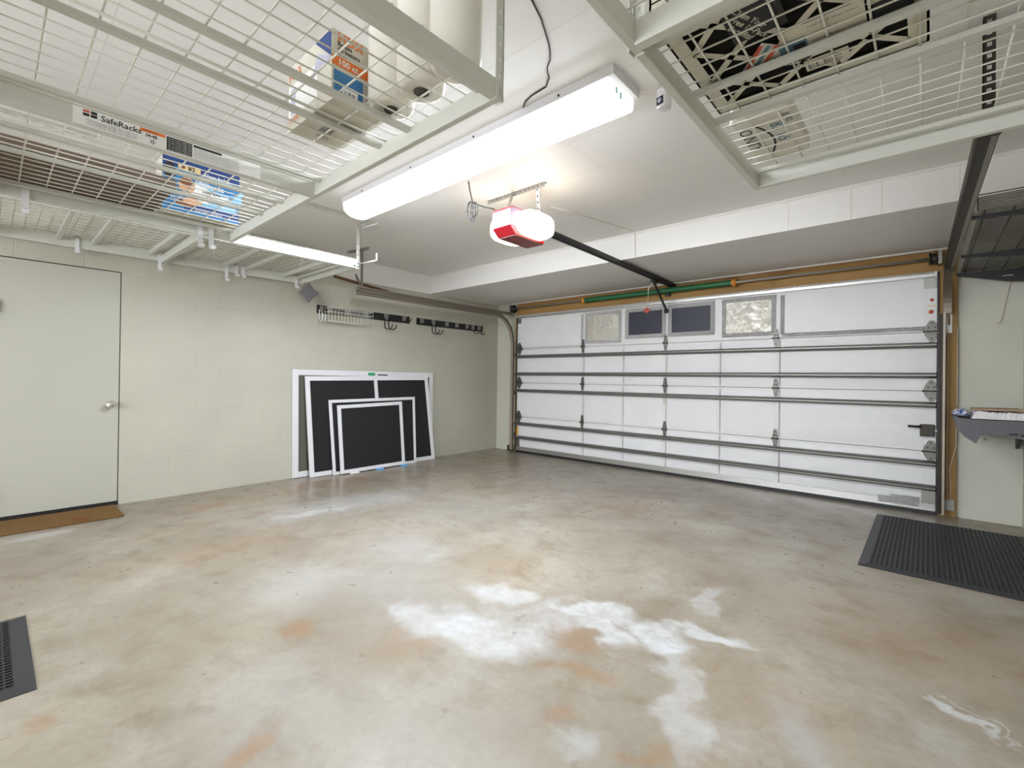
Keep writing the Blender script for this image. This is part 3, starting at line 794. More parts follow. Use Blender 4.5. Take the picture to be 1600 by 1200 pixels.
# rack against the block wall
fC = Frame((1.25, -3.26, 0), (0, -1, 0), (-1, 0, 0))
rC, cC, ztC = make_rack(fC, 2.44, 1.21, 2.185, [.075, .215, .60, .80, 1.13, 1.38, 1.77, 1.98, 2.36], 1.27, 'empty white wire ceiling rack along the block wall above the passage door', [(-.004, -.004, 1, 1), (-.004, 1.214, 1, -1), (2.444, -.004, -1, 1), (2.444, 1.214, -1, -1)], bh=.085)
for x, ya, yb in ((1.42, -3.30, -3.98), (1.48, -5.18, -5.9), (.12, -3.20, -3.90)):
    angle_iron(MB(), (x, ya, ZC - .001), (x, yb, ZC - .001), (1, 0, 0), (0, 0, -1), .05, .03, pitch=.075, hole=(.3, .62)).build('ceiling_bracket', M['rack'], rC)
MB().box(1.25, 1.47, -3.275, -3.245, ZC - .02, ZC - .012).build('ceiling_bracket', M['rack'], rC)
# rack towards the shelf wall
fR = Frame((4.705, -3.225, 0), (0, -1, 0), (1, 0, 0))
rR, cR, ztR = make_rack(fR, 2.45, 1.18, 2.050, [.075, .62, .83, 1.14, 1.60, 1.85, 2.38], 1.22, 'white wire ceiling rack by the shelf wall carrying the air filters', [(2.454, -.004, -1, 1), (-.004, 1.184, 1, -1), (2.454, 1.184, -1, -1), (1.20, -.004, 1, 1)])

# printed label on the middle rack's centre beam (faces +x)
LX = fA.p(1.232, 0, 0).x + .0012
def lt_(mb, body, y, z, size, **k): return mb.text(body, (LX, y, z), (0, 1, 0), (0, 0, 1), size, **k)
mb = MB()
mb.use(0).quad((LX - .0006, -5.42, ZA - .004), (LX - .0006, -4.80, ZA - .004), (LX - .0006, -4.80, ZA + .058), (LX - .0006, -5.42, ZA + .058))
mb.use(1).quad((LX, -5.393, ZA + .045), (LX, -5.375, ZA + .045), (LX, -5.375, ZA + .053), (LX, -5.393, ZA + .053))
mb.use(2)
for a, b in ((-5.372, .045), (-5.393, .033), (-5.372, .033)):
    mb.quad((LX, a, ZA + b - .001), (LX, a + .017, ZA + b - .001), (LX, a + .017, ZA + b + .009), (LX, a, ZA + b + .009))
lt_(mb, 'SafeRacks', -5.345, ZA + .030, .030, bold=.0004)
for k in range(3): mb.use(3); lt_(mb, 'overhead garage storage rack weight limit', -5.385, ZA + .018 - k * .008, .0085)
mb.use(4).quad((LX, -5.232, ZA + .043), (LX, -5.152, ZA + .043), (LX, -5.152, ZA + .055), (LX, -5.232, ZA + .055))
mb.use(2); lt_(mb, 'WARNING', -5.222, ZA + .046, .0095)
lt_(mb, '24-45', -5.215, ZA + .028, .016, bold=.0006)
for a in range(5):
    an = a * 1.2566
    mb.quad((LX, -5.192 + .004 * math.cos(an + .7), ZA + .012 + .004 * math.sin(an + .7)), (LX, -5.192 + .011 * math.cos(an), ZA + .012 + .011 * math.sin(an)), (LX, -5.192 + .014 * math.cos(an + .2), ZA + .012 + .014 * math.sin(an + .2)), (LX, -5.192 + .004 * math.cos(an - .7), ZA + .012 + .004 * math.sin(an - .7)))
mb.use(2).quad((LX, -5.148, ZA + .0), (LX, -5.062, ZA + .0), (LX, -5.062, ZA + .054), (LX, -5.148, ZA + .054))
mb.use(0); LX += .0006
for k in range(6): lt_(mb, 'do not exceed weight limit', -5.143, ZA + .045 - k * .0085, .0073)
mb.use(2).quad((LX, -5.058, ZA + .044), (LX, -4.955, ZA + .044), (LX, -4.955, ZA + .053), (LX, -5.058, ZA + .053))
for k in range(6): mb.use(3); lt_(mb, 'check all bolts before loading. distribute load evenly over the deck', -5.056, ZA + .036 - k * .007, .0062)
mb.build('rack_label', [M['whiteprint'], M['redprint'], M['ink'], M['inkgrey'], M['orangeprint']], cA, recalc=False)
cA.children[0]['label'] = 'printed load label on the beam' if cA.children else ''

# ---- ladder-style hooks hung on the racks
def hook(loc, h, side, double=False):
    x, y, z = loc
    t = MB(); wd = .028
    prof = [(0, .006), (0, -h * .80), (.008, -h * .92), (.024, -h), (.042, -h * .97), (.052, -h * .86)]
    for o in ((0,) if not double else (-.03, .03)):
        for (a, b), (c, d_) in zip(prof[:-1], prof[1:]):
            tv = Vector((c - a, 0, d_ - b)); nv = Vector((-tv.z, 0, tv.x)).normalized() * .007
            t.obox((x + side * a, y + o - wd / 2, z + b), (side * (c - a), 0, d_ - b), (0, wd, 0), (nv.x * side, 0, nv.z))
    e = .03 if double else 0
    t.box(x - .028 * side, x + .007 * side, y - wd / 2 - e, y + wd / 2 + e, z + .0005, z + .0065)
    return t.build('storage_hook', M['whiteplastic'])
H = [((.068, -5.13, 2.270), .134, 1, False, 'flat white hook on the wall-side rack beam, nearest the door hinge'), ((.068, -4.575, 2.270), .176, 1, False, 'flat white hook on the wall-side rack beam above the door knob edge'),
     ((.068, -4.03, 2.270), .186, 1, False, 'flat white hook on the wall-side rack beam above the bare wall past the door'), ((.068, -3.91, 2.270), .12, 1, True, 'double white hook on the wall-side rack, bright beside the single hook'),
     ((.068, -3.34, 2.270), .15, 1, False, 'short white hook at the wall-side rack corner by the grey plaque'), ((1.857, -5.49, 2.106), .15, 1, False, 'flat white hook under the middle rack at the edge of the photo'),
     ((1.857, -4.69, 2.106), .15, 1, True, 'double white hook under the middle rack below the diaper box')]
for loc, h, sd_, db, lb in H:
    tag(hook(loc, h, sd_, db), lb, 'hook', 'white hooks on the ceiling racks')
# bare L-shaped arms on the wall rack's post
for zz, yy, lb in ((2.235, -3.25, 'white angled arm at the bottom of the wall rack post'), (2.575, -3.25, 'white angled arm at the top of the wall rack post beside the light')):
    mb = MB().tube([(1.255, yy, zz), (1.49, yy + .03, zz)], .0065, 8).tube([(1.49, yy + .03, zz - .006), (1.49, yy + .03, zz + (.065 if zz < 2.4 else .02))], .0075, 8)
    tag(mb.build('bracket_arm', M['whiteplastic']), lb, 'bracket arm', 'arms on the wall rack post')

# ---- things on the racks
ZT = ztA + .012
# wrapped rolls
def roll(x, y, z, h, lb):
    t = thing('paper_towel_roll', (x, y, z), lb, 'paper roll', 'wrapped rolls on the middle rack')
    r = .083
    MB().lathe((x, y, z), (0, 0, 1), [(.004, .030), (0, .036), (.001, r * .72), (.006, r * .86), (.018, r * .96), (.035, r), (h - .02, r), (h, r * .93)], 28).build('wrapped_roll', M['paperwhite'], t)
    MB().lathe((x, y, z - .0005), (0, 0, 1), [(0, .026), (.004, .026)], 20).build('core', M['core'], t)
    return t
roll(4.195, -4.635, ZT + .001, .43, 'white wrapped roll at the corner post end of the middle rack')
roll(4.026, -4.640, ZT + .001, .43, 'white wrapped roll in the middle of the three on the rack')
roll(3.857, -4.645, ZT + .001, .43, 'white wrapped roll touching the orange and blue box')
# garbage bag box
bx0, bx1, by0, by1, bz0, bz1 = 3.42, 3.770, -4.83, -4.62, ZT, ZT + .245
t = thing('garbage_bag_box', ((bx0 + bx1) / 2, (by0 + by1) / 2, bz0), 'upright orange and blue printed carton beside the white rolls', 'box')
MB().box(bx0, bx1, by0, by1, bz0, bz1).build('carton', M['cardpale'], t, .002)
X = bx1 + .0012; mb = MB()
def fq(y0, y1, z0, z1, mt, e=0): mb.use(mt).quad((X + e, y0, z0), (X + e, y1, z0), (X + e, y1, z1), (X + e, y0, z1))
def ft(b, y, z, s, mt, bold=0, e=.0008): mb.use(mt).text(b, (X + e, y, z), (0, 1, 0), (0, 0, 1), s, bold=bold)
fq(by0 + .008, by1, bz0 + .02, bz0 + .105, 1); fq(by0 + .12, by1, bz0 + .01, bz0 + .11, 5, .0003)
fq(by0 - .0, by1, bz0 + .12, bz0 + .155, 0)
ft('HDX', by0 + .02, bz0 + .208, .045, 0, .0012); ft('Bolsas', by0 + .02, bz0 + .192, .022, 2, .0004); ft('de basura', by0 + .02, bz0 + .174, .022, 2, .0004)
ft('13 Gal', by0 + .02, bz0 + .160, .014, 2)
ft('100 ct.', by0 + .022, bz0 + .127, .03, 3, .0006)
fq(by0 + .04, by0 + .10, bz0 + .03, bz0 + .055, 3, .0006); fq(by0 + .01, by0 + .08, bz0 + .006, bz0 + .018, 4, .0006)
for k in range(3): ft('||| ||', by0 + .045 + k * .016, bz0 + .034, .016, 2, e=.0012)
for k in range(5): ft('bolsas con cordon', by0 + .125, bz0 + .095 - k * .012, .008, 2, e=.001)
mb.build('printed_side', [M['orangeprint'], M['midblue'], M['ink'], M['whiteprint'], M['blue'], M['cardpale']], t, recalc=False)
mb = MB(); Y = by0 - .0012
def gq(x0, x1, z0, z1, mt, e=0): mb.use(mt).quad((x0, Y - e, z0), (x1, Y - e, z0), (x1, Y - e, z1), (x0, Y - e, z1))
mb.use(0).add([(bx1 - .002, Y, bz1 - .005), (bx1 - .12, Y, bz1 - .005), (bx1 - .002, Y, bz1 - .10)], [(0, 1, 2)])
mb.use(1).add([(bx1 - .002, Y - .0004, bz1 - .10), (bx1 - .10, Y - .0004, bz1 - .05), (bx1 - .15, Y - .0004, bz1 - .13)], [(0, 1, 2)])
gq(bx0 + .01, bx1 - .10, bz0 + .04, bz1 - .08, 2); gq(bx0 + .03, bx0 + .07, bz0 + .05, bz0 + .15, 1, .0004)
mb.use(3).text('HDX', (bx0 + .01, Y - .001, bz1 - .06), (1, 0, 0), (0, 0, 1), .05); mb.text('13 GAL', (bx0 + .01, Y - .001, bz0 + .02), (1, 0, 0), (0, 0, 1), .03)
mb.build('printed_side', [M['blue'], M['lilac'], M['whiteprint'], M['orangeprint']], t, recalc=False)
mb = MB(); Zb = bz0 - .0012
for k in range(9): mb.quad((bx0 + .10 + k * .011, by0 + .07, Zb), (bx0 + .10 + k * .011, by0 + .12, Zb), (bx0 + .104 + k * .011 + (k % 3) * .002, by0 + .12, Zb), (bx0 + .104 + k * .011 + (k % 3) * .002, by0 + .07, Zb))
mb.text('HDX13', (bx0 + .2, by0 + .12, Zb), (0, 1, 0), (1, 0, 0), .03); mb.text('0 35', (bx0 + .06, by0 + .08, Zb), (0, 1, 0), (1, 0, 0), .03)
mb.build('barcode', M['inkgrey'], t, recalc=False)
# diaper carton
bx0, bx1, by0, by1, bz0, bz1 = 1.845, 2.00, -4.95, -4.545, ZT, ZT + .31
t = thing('diaper_box', ((bx0 + bx1) / 2, (by0 + by1) / 2, bz0), 'bright blue diaper carton with a tan 82 tag on the middle rack', 'box')
MB().box(bx0, bx1, by0, by1, bz0, bz1).build('carton', M['cardpale'], t, .002)
X = bx1 + .0012; mb = MB()
Hh = bz1 - bz0
fq(by0, by1, bz0, bz1, 1); fq(by0, by1, bz1 - .09, bz1, 0, .0003); fq(by0 + .02, by0 + .16, bz1 - .17, bz1 - .05, 1, .0006)
fq(by0 + .15, by1, bz0 + .11, bz0 + .19, 4, .0006)
fq(by0 + .11, by1, bz0 + .015, bz0 + .075, 0, .0006); fq(by0 + .17, by1 - .02, bz0 + .065, bz0 + .10, 5, .0009)
def blob(cy, cz, ry, rz, mt, e=.0012, n=16):
    mb.use(mt).add([(X + e, cy + ry * math.cos(2 * math.pi * k / n), cz + rz * math.sin(2 * math.pi * k / n)) for k in range(n)], [tuple(range(n))])
blob(by0 + .30, bz0 + .20, .13, .05, 5, .0009); blob(by0 + .32, bz0 + .205, .085, .036, 1, .0011); blob(by0 + .38, bz0 + .15, .04, .05, 5, .001)
blob(by0 + .12, bz0 + .165, .042, .048, 6); blob(by0 + .115, bz0 + .185, .035, .02, 7, .0014); blob(by0 + .19, bz0 + .13, .07, .05, 4, .0011)
blob(by0 + .15, bz0 + .075, .05, .022, 6, .0013); blob(by0 + .11, bz0 + .055, .045, .022, 7, .0012); blob(by0 + .035, bz0 + .23, .03, .05, 8, .001)
fq(by0 + .075, by0 + .19, bz1 - .062, bz1 - .022, 3, .0014); blob(by0 + .10, bz1 - .042, .011, .011, 7, .0018)
ft('82', by0 + .125, bz1 - .056, .036, 2, .0008, .002)
ft('New baby', by0 + .205, bz1 - .066, .034, 4, .0006, .0016); ft('sensitive', by0 + .24, bz1 - .095, .032, 4, .0004, .0016); ft('Ultimate', by0 + .16, bz0 + .178, .045, 4, .0008, .002)
ft('DIAPERS', by0 + .20, bz0 + .145, .026, 2, .0003, .002); ft('size 1', by0 + .22, bz0 + .118, .022, 9, 0, .002)
ft('overnight comfort', by0 + .16, bz0 + .022, .02, 4, 0, .002); ft('O', by0 + .04, bz0 + .06, .03, 4, 0, .002)
for k in range(6): ft('care dry soft', by1 - .10, bz0 + .10 + k * .017, .010, 0, 0, .0016)
mb.build('printed_side', [M['blue'], M['midblue'], M['ink'], M['tan'], M['whiteprint'], M['skyblue'], M['skin'], M['brownprint'], M['ink'], M['redprint']], t, recalc=False)
# brown flat carton beside it
tag(MB().box(1.87, 2.395, -5.68, -4.965, ZT, ZT + .045).build('flat_carton', M['card'], None, .004), 'flat brown cardboard lying on the middle rack behind the diaper carton', 'cardboard')
# white shipping box with bubble wrap edge on the middle rack (seen past the deck)
# stack of air filters
ZF = ztR + .012
fx0, fx1, fy0, fy1 = 4.745, 5.315, -4.425, -3.845
def air_filter(z, detail, lb):
    t = thing('air_filter', ((fx0 + fx1) / 2, (fy0 + fy1) / 2, z), lb, 'air filter', 'stacked air filters')
    h = .044; e = .045
    mb = MB().box(fx0, fx1, fy0, fy0 + .006, z, z + h).box(fx0, fx1, fy1 - .006, fy1, z, z + h).box(fx0, fx0 + .006, fy0, fy1, z, z + h).box(fx1 - .006, fx1, fy0, fy1, z, z + h)
    for a in (z, z + h - .0015):
        mb.box(fx0, fx1, fy0, fy0 + e, a, a + .0015).box(fx0, fx1, fy1 - e, fy1, a, a + .0015).box(fx0, fx0 + e, fy0 + e, fy1 - e, a, a + .0015).box(fx1 - e, fx1, fy0 + e, fy1 - e, a, a + .0015)
    if detail:      # diagonal card lattice on the face
        cx, cy, wv = (fx0 + fx1) / 2, (fy0 + fy1) / 2, .020
        ax, ay = fx0 + e, fy0 + e; w_, h_ = fx1 - fx0 - 2 * e, fy1 - fy0 - 2 * e
        n = 3
        for k in range(-n, n + 1):
            for sg in (1, -1):
                a0, a1 = 0.0, 1.0; b0 = k / n * 1.0
                pa, pb = [], []
                # line y = sg*x + c in unit square
                c = (k / n) if sg == 1 else (1 + k / n)
                pts = []
                for tt in (0.0, 1.0):
                    yy = sg * tt + c
                    if -1e-6 <= yy <= 1 + 1e-6: pts.append((tt, yy))
                    xx = (tt - c) / sg
                    if 1e-6 < xx < 1 - 1e-6: pts.append((xx, tt))
                pts = sorted(set((round(x, 5), round(y, 5)) for x, y in pts))
                if len(pts) < 2 or pts[0] == pts[-1]: continue
                q0 = Vector((ax + pts[0][0] * w_, ay + pts[0][1] * h_, z)); q1 = Vector((ax + pts[-1][0] * w_, ay + pts[-1][1] * h_, z))
                dd = (q1 - q0); nn = Vector((-dd.y, dd.x, 0)).normalized()
                mb.obox(q0 - nn * wv / 2, dd, nn * wv, (0, 0, .0014))
    mb.build('card_frame', M['cardpale'], t)
    n = 30; mb = MB(); pts = []
    for k in range(n + 1):
        y = fy0 + .006 + (fy1 - fy0 - .012) * k / n
        pts.append((y, z + .003 if k % 2 else z + h - .003))
    vs = [(x, y, zz) for y, zz in pts for x in (fx0 + .006, fx1 - .006)]
    mb.add(vs, [(2 * k, 2 * k + 1, 2 * k + 3, 2 * k + 2) for k in range(n)]).build('pleated_media', M['pleat'], t, recalc=False)
    return t
F0 = air_filter(ZF, True, 'lowest air filter of the stack, black pleats behind a pale lattice')
for k, lb in enumerate(('second air filter up in the stack on the shelf-wall rack', 'third air filter up in the stack on the shelf-wall rack', 'topmost air filter of the stack on the shelf-wall rack')):
    air_filter(ZF + .0455 * (k + 1), False, lb)
# printed face of the lowest filter (seen from below)
mb = MB(); Zb = ZF - .0015
def bq(x0, x1, y0, y1, mt, e=0): mb.use(mt).quad((x0, y0, Zb - e), (x1, y0, Zb - e), (x1, y1, Zb - e), (x0, y1, Zb - e))
bq(4.895, 5.03, -4.345, -4.185, 0); bq(4.995, 5.19, -4.15, -3.985, 1); bq(4.985, 5.055, -4.10, -3.99, 3, .0004); bq(5.02, 5.05, -4.075, -3.985, 0, .0006); bq(5.03, 5.14, -3.975, -3.915, 1, .0002)
mb.use(1).add([(4.875, -4.045, Zb), (4.955, -4.145, Zb), (4.995, -4.10, Zb), (4.985, -4.03, Zb)], [(0, 1, 2, 3)])
mb.use(0).add([(5.205, -4.11, Zb - .0003), (5.29, -4.12, Zb - .0003), (5.285, -4.05, Zb - .0003), (5.20, -4.02, Zb - .0003)], [(0, 1, 2, 3)])
rd, ud = (1, .35, 0), (-.35, 1, 0)
mb.build('printed_card', [M['ink'], M['cardpale'], M['whiteprint'], M['tealprint']], F0, recalc=False); mb = MB()
ru, uu = (.75, .66, 0), (.66, -.75, 0)
for k, b in enumerate(('Claim Your', 'Free 10-Pack', 'Benefits!')): mb.use(1).text(b, (4.922 - .013 * k, -4.318 + k * .028, Zb - .0008), (.42, .9, 0), (.9, -.42, 0) if False else (.9, -.42, 0), .026, bold=.0005)
mb.build('card_lettering', [M['ink'], M['cardpale']], F0, recalc=False); mb = MB()
for k, mt in ((0, 4), (1, 5), (2, 4)):
    a_, b_ = Vector((4.885 + k * .026, -4.05, Zb - .0008)), Vector((4.945 + k * .018, -4.135 + k * .012, Zb - .0008)); w_ = Vector((.011, .006, 0))
    mb.use(mt).add([a_, a_ + w_, b_ + w_, b_], [(0, 1, 2, 3)])
mb.build('printed_stripes', [M['ink'], M['cardpale'], M['whiteprint'], M['tealprint'], M['redprint'], M['tealprint']], F0, recalc=False); mb = MB()
for k in range(26): 
    x, y = 4.925 + (k % 4) * .012 + (k // 4) * .006, -4.05 + (k // 4) * .006 - (k % 4) * .004
    mb.use(6).quad((x, y, Zb - .001), (x + .005, y, Zb - .001), (x + .005, y + .008, Zb - .001), (x, y + .008, Zb - .001))
for k in range(4): mb.use(6).text('1900 MPR filter smart', (5.062, -4.125 + k * .034, Zb - .001), (1, 0, 0), (0, -1, 0), .013)
mb.build('small_print', [M['inkgrey']] * 7, F0, recalc=False); mb = MB()
mb.use(6).text('R1972', (4.735, -4.395, Zb - .001), (1, 0, 0), (0, -1, 0), .028, bold=.0004); mb.build('filter_code', [M['inkgrey']] * 7, F0, recalc=False); mb = MB(); mb.use(6).text('ELEC', (5.035, -3.925, Zb - .001), (1, 0, 0), (0, -1, 0), .04, bold=.001)
mb.build('filter_wordmark', [M['ink'], M['cardpale'], M['whiteprint'], M['tealprint'], M['redprint'], M['tealprint'], M['inkgrey']], F0, recalc=False)
mb = MB()
for k in range(4):
    z = ZF + .0455 * k
    mb.text('20x25x1', (4.80 + .1 * (k % 2), fy0 - .001, z + .012), (1, 0, 0), (0, 0, 1), .016)
mb.build('side_print', M['inkgrey'], F0, recalc=False)
# small white packet
px0, px1, py0, py1 = 4.745, 4.945, -3.74, -3.335
t = thing('white_packet', ((px0 + px1) / 2, (py0 + py1) / 2, ZF), 'white printed packet with blue lettering on the shelf-wall rack', 'packet')
MB().box(px0, px1, py0, py1, ZF, ZF + .07).build('packet_body', M['paperwhite'], t, .012)
mb = MB(); Zb = ZF - .001
mb.use(0).text('OINTY', (px0 + .012, py0 + .07, Zb), (0, 1, 0), (1, 0, 0), .065, bold=.0)
arc = []
for k in range(11):
    a = R(200 - k * 22); arc.append((px0 + .07 + math.sin(math.pi * k / 10) * .035, py0 + .06 + k * .028))
mb.use(0)
for (xa, ya), (xb, yb) in zip(arc[:-1], arc[1:]): mb.quad((xa, ya, Zb), (xa + .009, ya, Zb), (xb + .009, yb, Zb), (xb, yb, Zb))
mb.build('packet_print', M['ink'], t, recalc=False); mb = MB()
mb.use(1).text('83  65', (px0 + .12, py0 + .08, Zb), (0, 1, 0), (1, 0, 0), .065, bold=.0012)
mb.build('packet_lettering', [M['ink'], M['tealprint']], t, recalc=False); mb = MB()
mb.use(0).text('|||  82', (px0 + .175, py0 + .03, Zb), (0, 1, 0), (1, 0, 0), .03)
mb.build('packet_lettering', [M['ink'], M['tealprint']], t, recalc=False)

# ------------------------------------------------------------------ grey plaque by the hooks
pq = thing('hanging_plaque', (.10, -3.21, 2.09), 'dark grey square plaque hanging by a corner below the wall-side rack', 'plaque')
c = Vector((.10, -3.21, 2.088)); n_ = Vector((.8, -.6, 0)).normalized(); sdv = Vector((.6, .8, 0))
pts = []
for k in range(4):
    a0, a1 = k * math.pi / 2, (k + 1) * math.pi / 2
    A_ = sdv * math.cos(a0) * .112 + Vector((0, 0, 1)) * math.sin(a0) * .112
    B_ = sdv * math.cos(a1) * .112 + Vector((0, 0, 1)) * math.sin(a1) * .112
    for j in range(6):
        f = j / 6; p_ = A_.lerp(B_, f); p_ *= 1 - .10 * math.sin(math.pi * f); pts.append(c + p_)
MB().prism(pts, n_ * .016).build('plaque_panel', M['greyplate'], pq, .004)
MB().tube([c + Vector((0, 0, .10)), c + Vector((.0, .01, .16)), c + Vector((.03, .05, .19)), c + Vector((.1, .14, .19))], .003, 6).build('hanging_cord', M['cord'], pq)

# dark timber strip along the wall behind the track
struct('trim_7', MB().obox((.012, -2.88, 2.335), (0, .95, -.10), (.02, 0, 0), (0, 0, .03)), M['woodY'])

# ------------------------------------------------------------------ hook rails on the block wall
def hook_rail(y0, y1, z, lb):
    t = thing('hook_rail', (0, (y0 + y1) / 2, z), lb, 'hook rail', 'black hook rails')
    MB().box(.0005, .014, y0, y1, z - .046, z + .046).build('backing', M['black'], t, .002)
    MB().box(.014, .022, y0, y1, z + .030, z + .044).box(.014, .022, y0, y1, z - .044, z - .030).build('rail_lip', M['blackmetal'], t)
    for y in (y0, y1): MB().box(.0005, .024, y - .012, y + .012, z - .048, z + .048).build('end_cap', M['black'], t)
    return t
hook_rail(-3.058, -1.790, 1.935, 'longer black hook rail on the block wall holding the white wire basket')
hook_rail(-1.640, -.392, 1.935, 'black hook rail on the block wall closer to the garage door')
def plate(mb, y, z=1.94): mb.use(1).box(.022, .032, y - .033, y + .033, z - .036, z + .036); mb.use(0); return mb
def double_hook(y, lb):
    t = thing('utility_hook', (.022, y, 1.94), lb, 'hook', 'hooks on the black rails')
    MB().box(.022, .032, y - .035, y + .035, 1.902, 1.976).build('hook_plate', M['galv'], t, .003)
    for o in (-.03, .03):
        MB().tube([(.03, y + o, 1.93), (.036, y + o, 1.86), (.045, y + o, 1.80), (.07, y + o + .01, 1.775), (.12, y + o + .02, 1.772), (.15, y + o + .03, 1.79), (.165, y + o + .035, 1.83)], .0075, 8).build('prong', M['black'], t)
def small_hook(y, lb, dy=.05):
    t = thing('utility_hook', (.022, y, 1.94), lb, 'hook', 'hooks on the black rails')
    MB().box(.022, .032, y - .033, y + .033, 1.904, 1.974).build('hook_plate', M['galv'], t, .003)
    MB().tube([(.03, y, 1.92), (.034, y + .005, 1.875), (.05, y + dy * .5, 1.85), (.075, y + dy, 1.845), (.09, y + dy * 1.3, 1.86)], .0065, 8).build('prong', M['black'], t)
def flat_plate(y, lb, arm=False):
    t = thing('utility_hook', (.022, y, 1.94), lb, 'hook', 'hooks on the black rails')
    MB().box(.022, .032, y - .032, y + .032, 1.906, 1.974).build('hook_plate', M['galv'], t, .003)
    if arm: MB().tube([(.03, y, 1.91), (.09, y + .02, 1.905), (.13, y + .03, 1.91), (.15, y + .035, 1.935)], .006, 8).build('prong', M['black'], t)
    else: MB().tube([(.032, y - .012, 1.915), (.045, y - .01, 1.905), (.05, y + .01, 1.915)], .005, 6).build('prong', M['black'], t)
double_hook(-2.15, 'black double-prong hook on the rail with the basket')
flat_plate(-1.87, 'single black hook sticking out at the end of the basket rail', True)
flat_plate(-1.575, 'first grey hook plate at the basket end of the second rail')
double_hook(-1.37, 'black double-prong hook on the rail closer to the garage door')
flat_plate(-1.12, 'grey hook plate next to the double hook on the second rail')
flat_plate(-.925, 'grey hook plate in the middle of the second rail')
flat_plate(-.715, 'grey hook plate before the two small hooks on the second rail')
small_hook(-.59, 'small black hook, the inner of the two near the corner')
small_hook(-.455, 'small black hook at the corner end of the second rail')
# white wire basket
wb = thing('wire_basket', (.1, -2.72, 1.86), 'white wire basket hung on the black rail', 'basket')
mb = MB(); y0, y1, z0, z1, x0, x1 = -2.99, -2.42, 1.80, 1.955, .036, .15
for z, xx in ((z1, x1), (z1 - .05, x1), (z0, x1 - .02)):
    mb.tube([(x0, y0, z), (xx, y0, z), (xx, y1, z), (x0, y1, z)], .004 if z == z1 else .003, 6, closed=True)
for k in range(15):
    y = y0 + (y1 - y0) * k / 14
    mb.tube([(x0, y, z1), (x0, y, z0), (x1 - .02, y, z0), (x1, y, z1)], .0024, 5)
for k in range(1, 4): mb.tube([(x0 + (x1 - .02 - x0) * k / 4, y0, z0), (x0 + (x1 - .02 - x0) * k / 4, y1, z0)], .0024, 5)
mb.build('wire_body', M['wire'], wb)
for y in (-2.93, -2.70, -2.45): MB().box(.022, .036, y - .03, y + .03, 1.90, 1.97).build('basket_clip', M['galv'], wb)
# white curled hooks beside the basket
t = thing('utility_hook', (.03, -3.0, 1.9), 'white curled double hook at the free end of the basket rail', 'hook', 'hooks on the black rails')
for o in (0, .035):
    pts = [(.025, -3.05 + o, 1.93)]
    for k in range(9):
        a = R(-10 - k * 22); pts.append((.085 + .065 * math.cos(a + math.pi), -3.05 + o - .02 * k / 8, 1.86 + .075 * math.sin(a)))
    MB().tube(pts, .006, 8).build('prong', M['whiteplastic'], t)
MB().box(.0225, .03, -3.045, -3.005, 1.90, 1.97).build('hook_plate', M['galv'], t)

# ------------------------------------------------------------------ window screens leaning on the wall
def screen(lb, BL, BR, TR, TL, fw_, th, mesh, mull=None, seal=True):
    BL, BR, TR, TL = map(Vector, (BL, BR, TR, TL))
    t = thing('window_screen', (BL + BR) / 2, lb, 'window screen', 'window screens leaning on the block wall')
    nrm = (BR - BL).cross(TL - BL).normalized()
    if nrm.x < 0: nrm = -nrm
    W_ = ((BR - BL).length + (TR - TL).length) / 2; H_ = ((TL - BL).length + (TR - BR).length) / 2
    def P(a, b): return BL.lerp(BR, a).lerp(TL.lerp(TR, a), b)
    fu, fv = fw_ / W_, fw_ / H_
    mb = MB()
    def bar(a0, a1, b0, b1, n=nrm):
        q = [P(a0, b0), P(a1, b0), P(a1, b1), P(a0, b1)]
        mb.hexa([p - n * th for p in q], q)
    bar(0, fu, 0, 1); bar(1 - fu, 1, 0, 1); bar(fu, 1 - fu, 0, fv); bar(fu, 1 - fu, 1 - fv, 1)
    if mull: bar(mull - fu * .45, mull + fu * .45, fv, 1 - fv)
    mb.build('screen_frame', M['frame'], t, .002)
    mb = MB(); q = [P(fu * .9, fv * .9), P(1 - fu * .9, fv * .9), P(1 - fu * .9, 1 - fv * .9), P(fu * .9, 1 - fv * .9)]
    o1, o2 = nrm * -th * .45, nrm * -th * .55
    mb.hexa([p + o2 for p in q], [p + o1 for p in q]).build('screen_mesh', mesh, t)
    return t, P, nrm
t, P, nrm = screen('largest white-framed screen with pale grey mesh, standing flat against the wall', (.034, -3.332, .006), (.040, -1.362, .006), (.034, -1.372, 1.219), (.034, -3.348, 1.226), .065, .026, M['mesh_grey'])
def sticker(name, a0, a1, b0, b1, mt, e=.001):
    q = [P(a0, b0), P(a1, b0), P(a1, b1), P(a0, b1)]
    MB().hexa([p + nrm * .0002 for p in q], [p + nrm * e for p in q]).build(name, mt, t)
sticker('green_sticker', .475, .525, .955, .985, M['greenlabel']); sticker('black_sticker', .545, .62, .958, .970, M['ink'])
MB().box(.006, .034, -3.30, -1.40, .0005, .0065).build('bottom_gasket', M['black'], t)
screen('wide white-framed screen with black mesh and a middle bar', (.125, -3.175, .004), (.128, -1.390, .004), (.075, -1.502, 1.170), (.075, -3.226, 1.150), .052, .022, M['mesh_dark'], .52)
screen('middle-sized white-framed black screen, leaning third from the wall', (.172, -2.925, .002), (.172, -1.745, .002), (.108, -1.738, .888), (.108, -2.962, .876), .036, .014, M['mesh_dark'])
screen('smallest white-framed black screen at the front of the leaning stack', (.222, -2.855, .012), (.222, -1.962, .016), (.145, -1.972, .834), (.145, -2.872, .812), .042, .02, M['mesh_dark'])
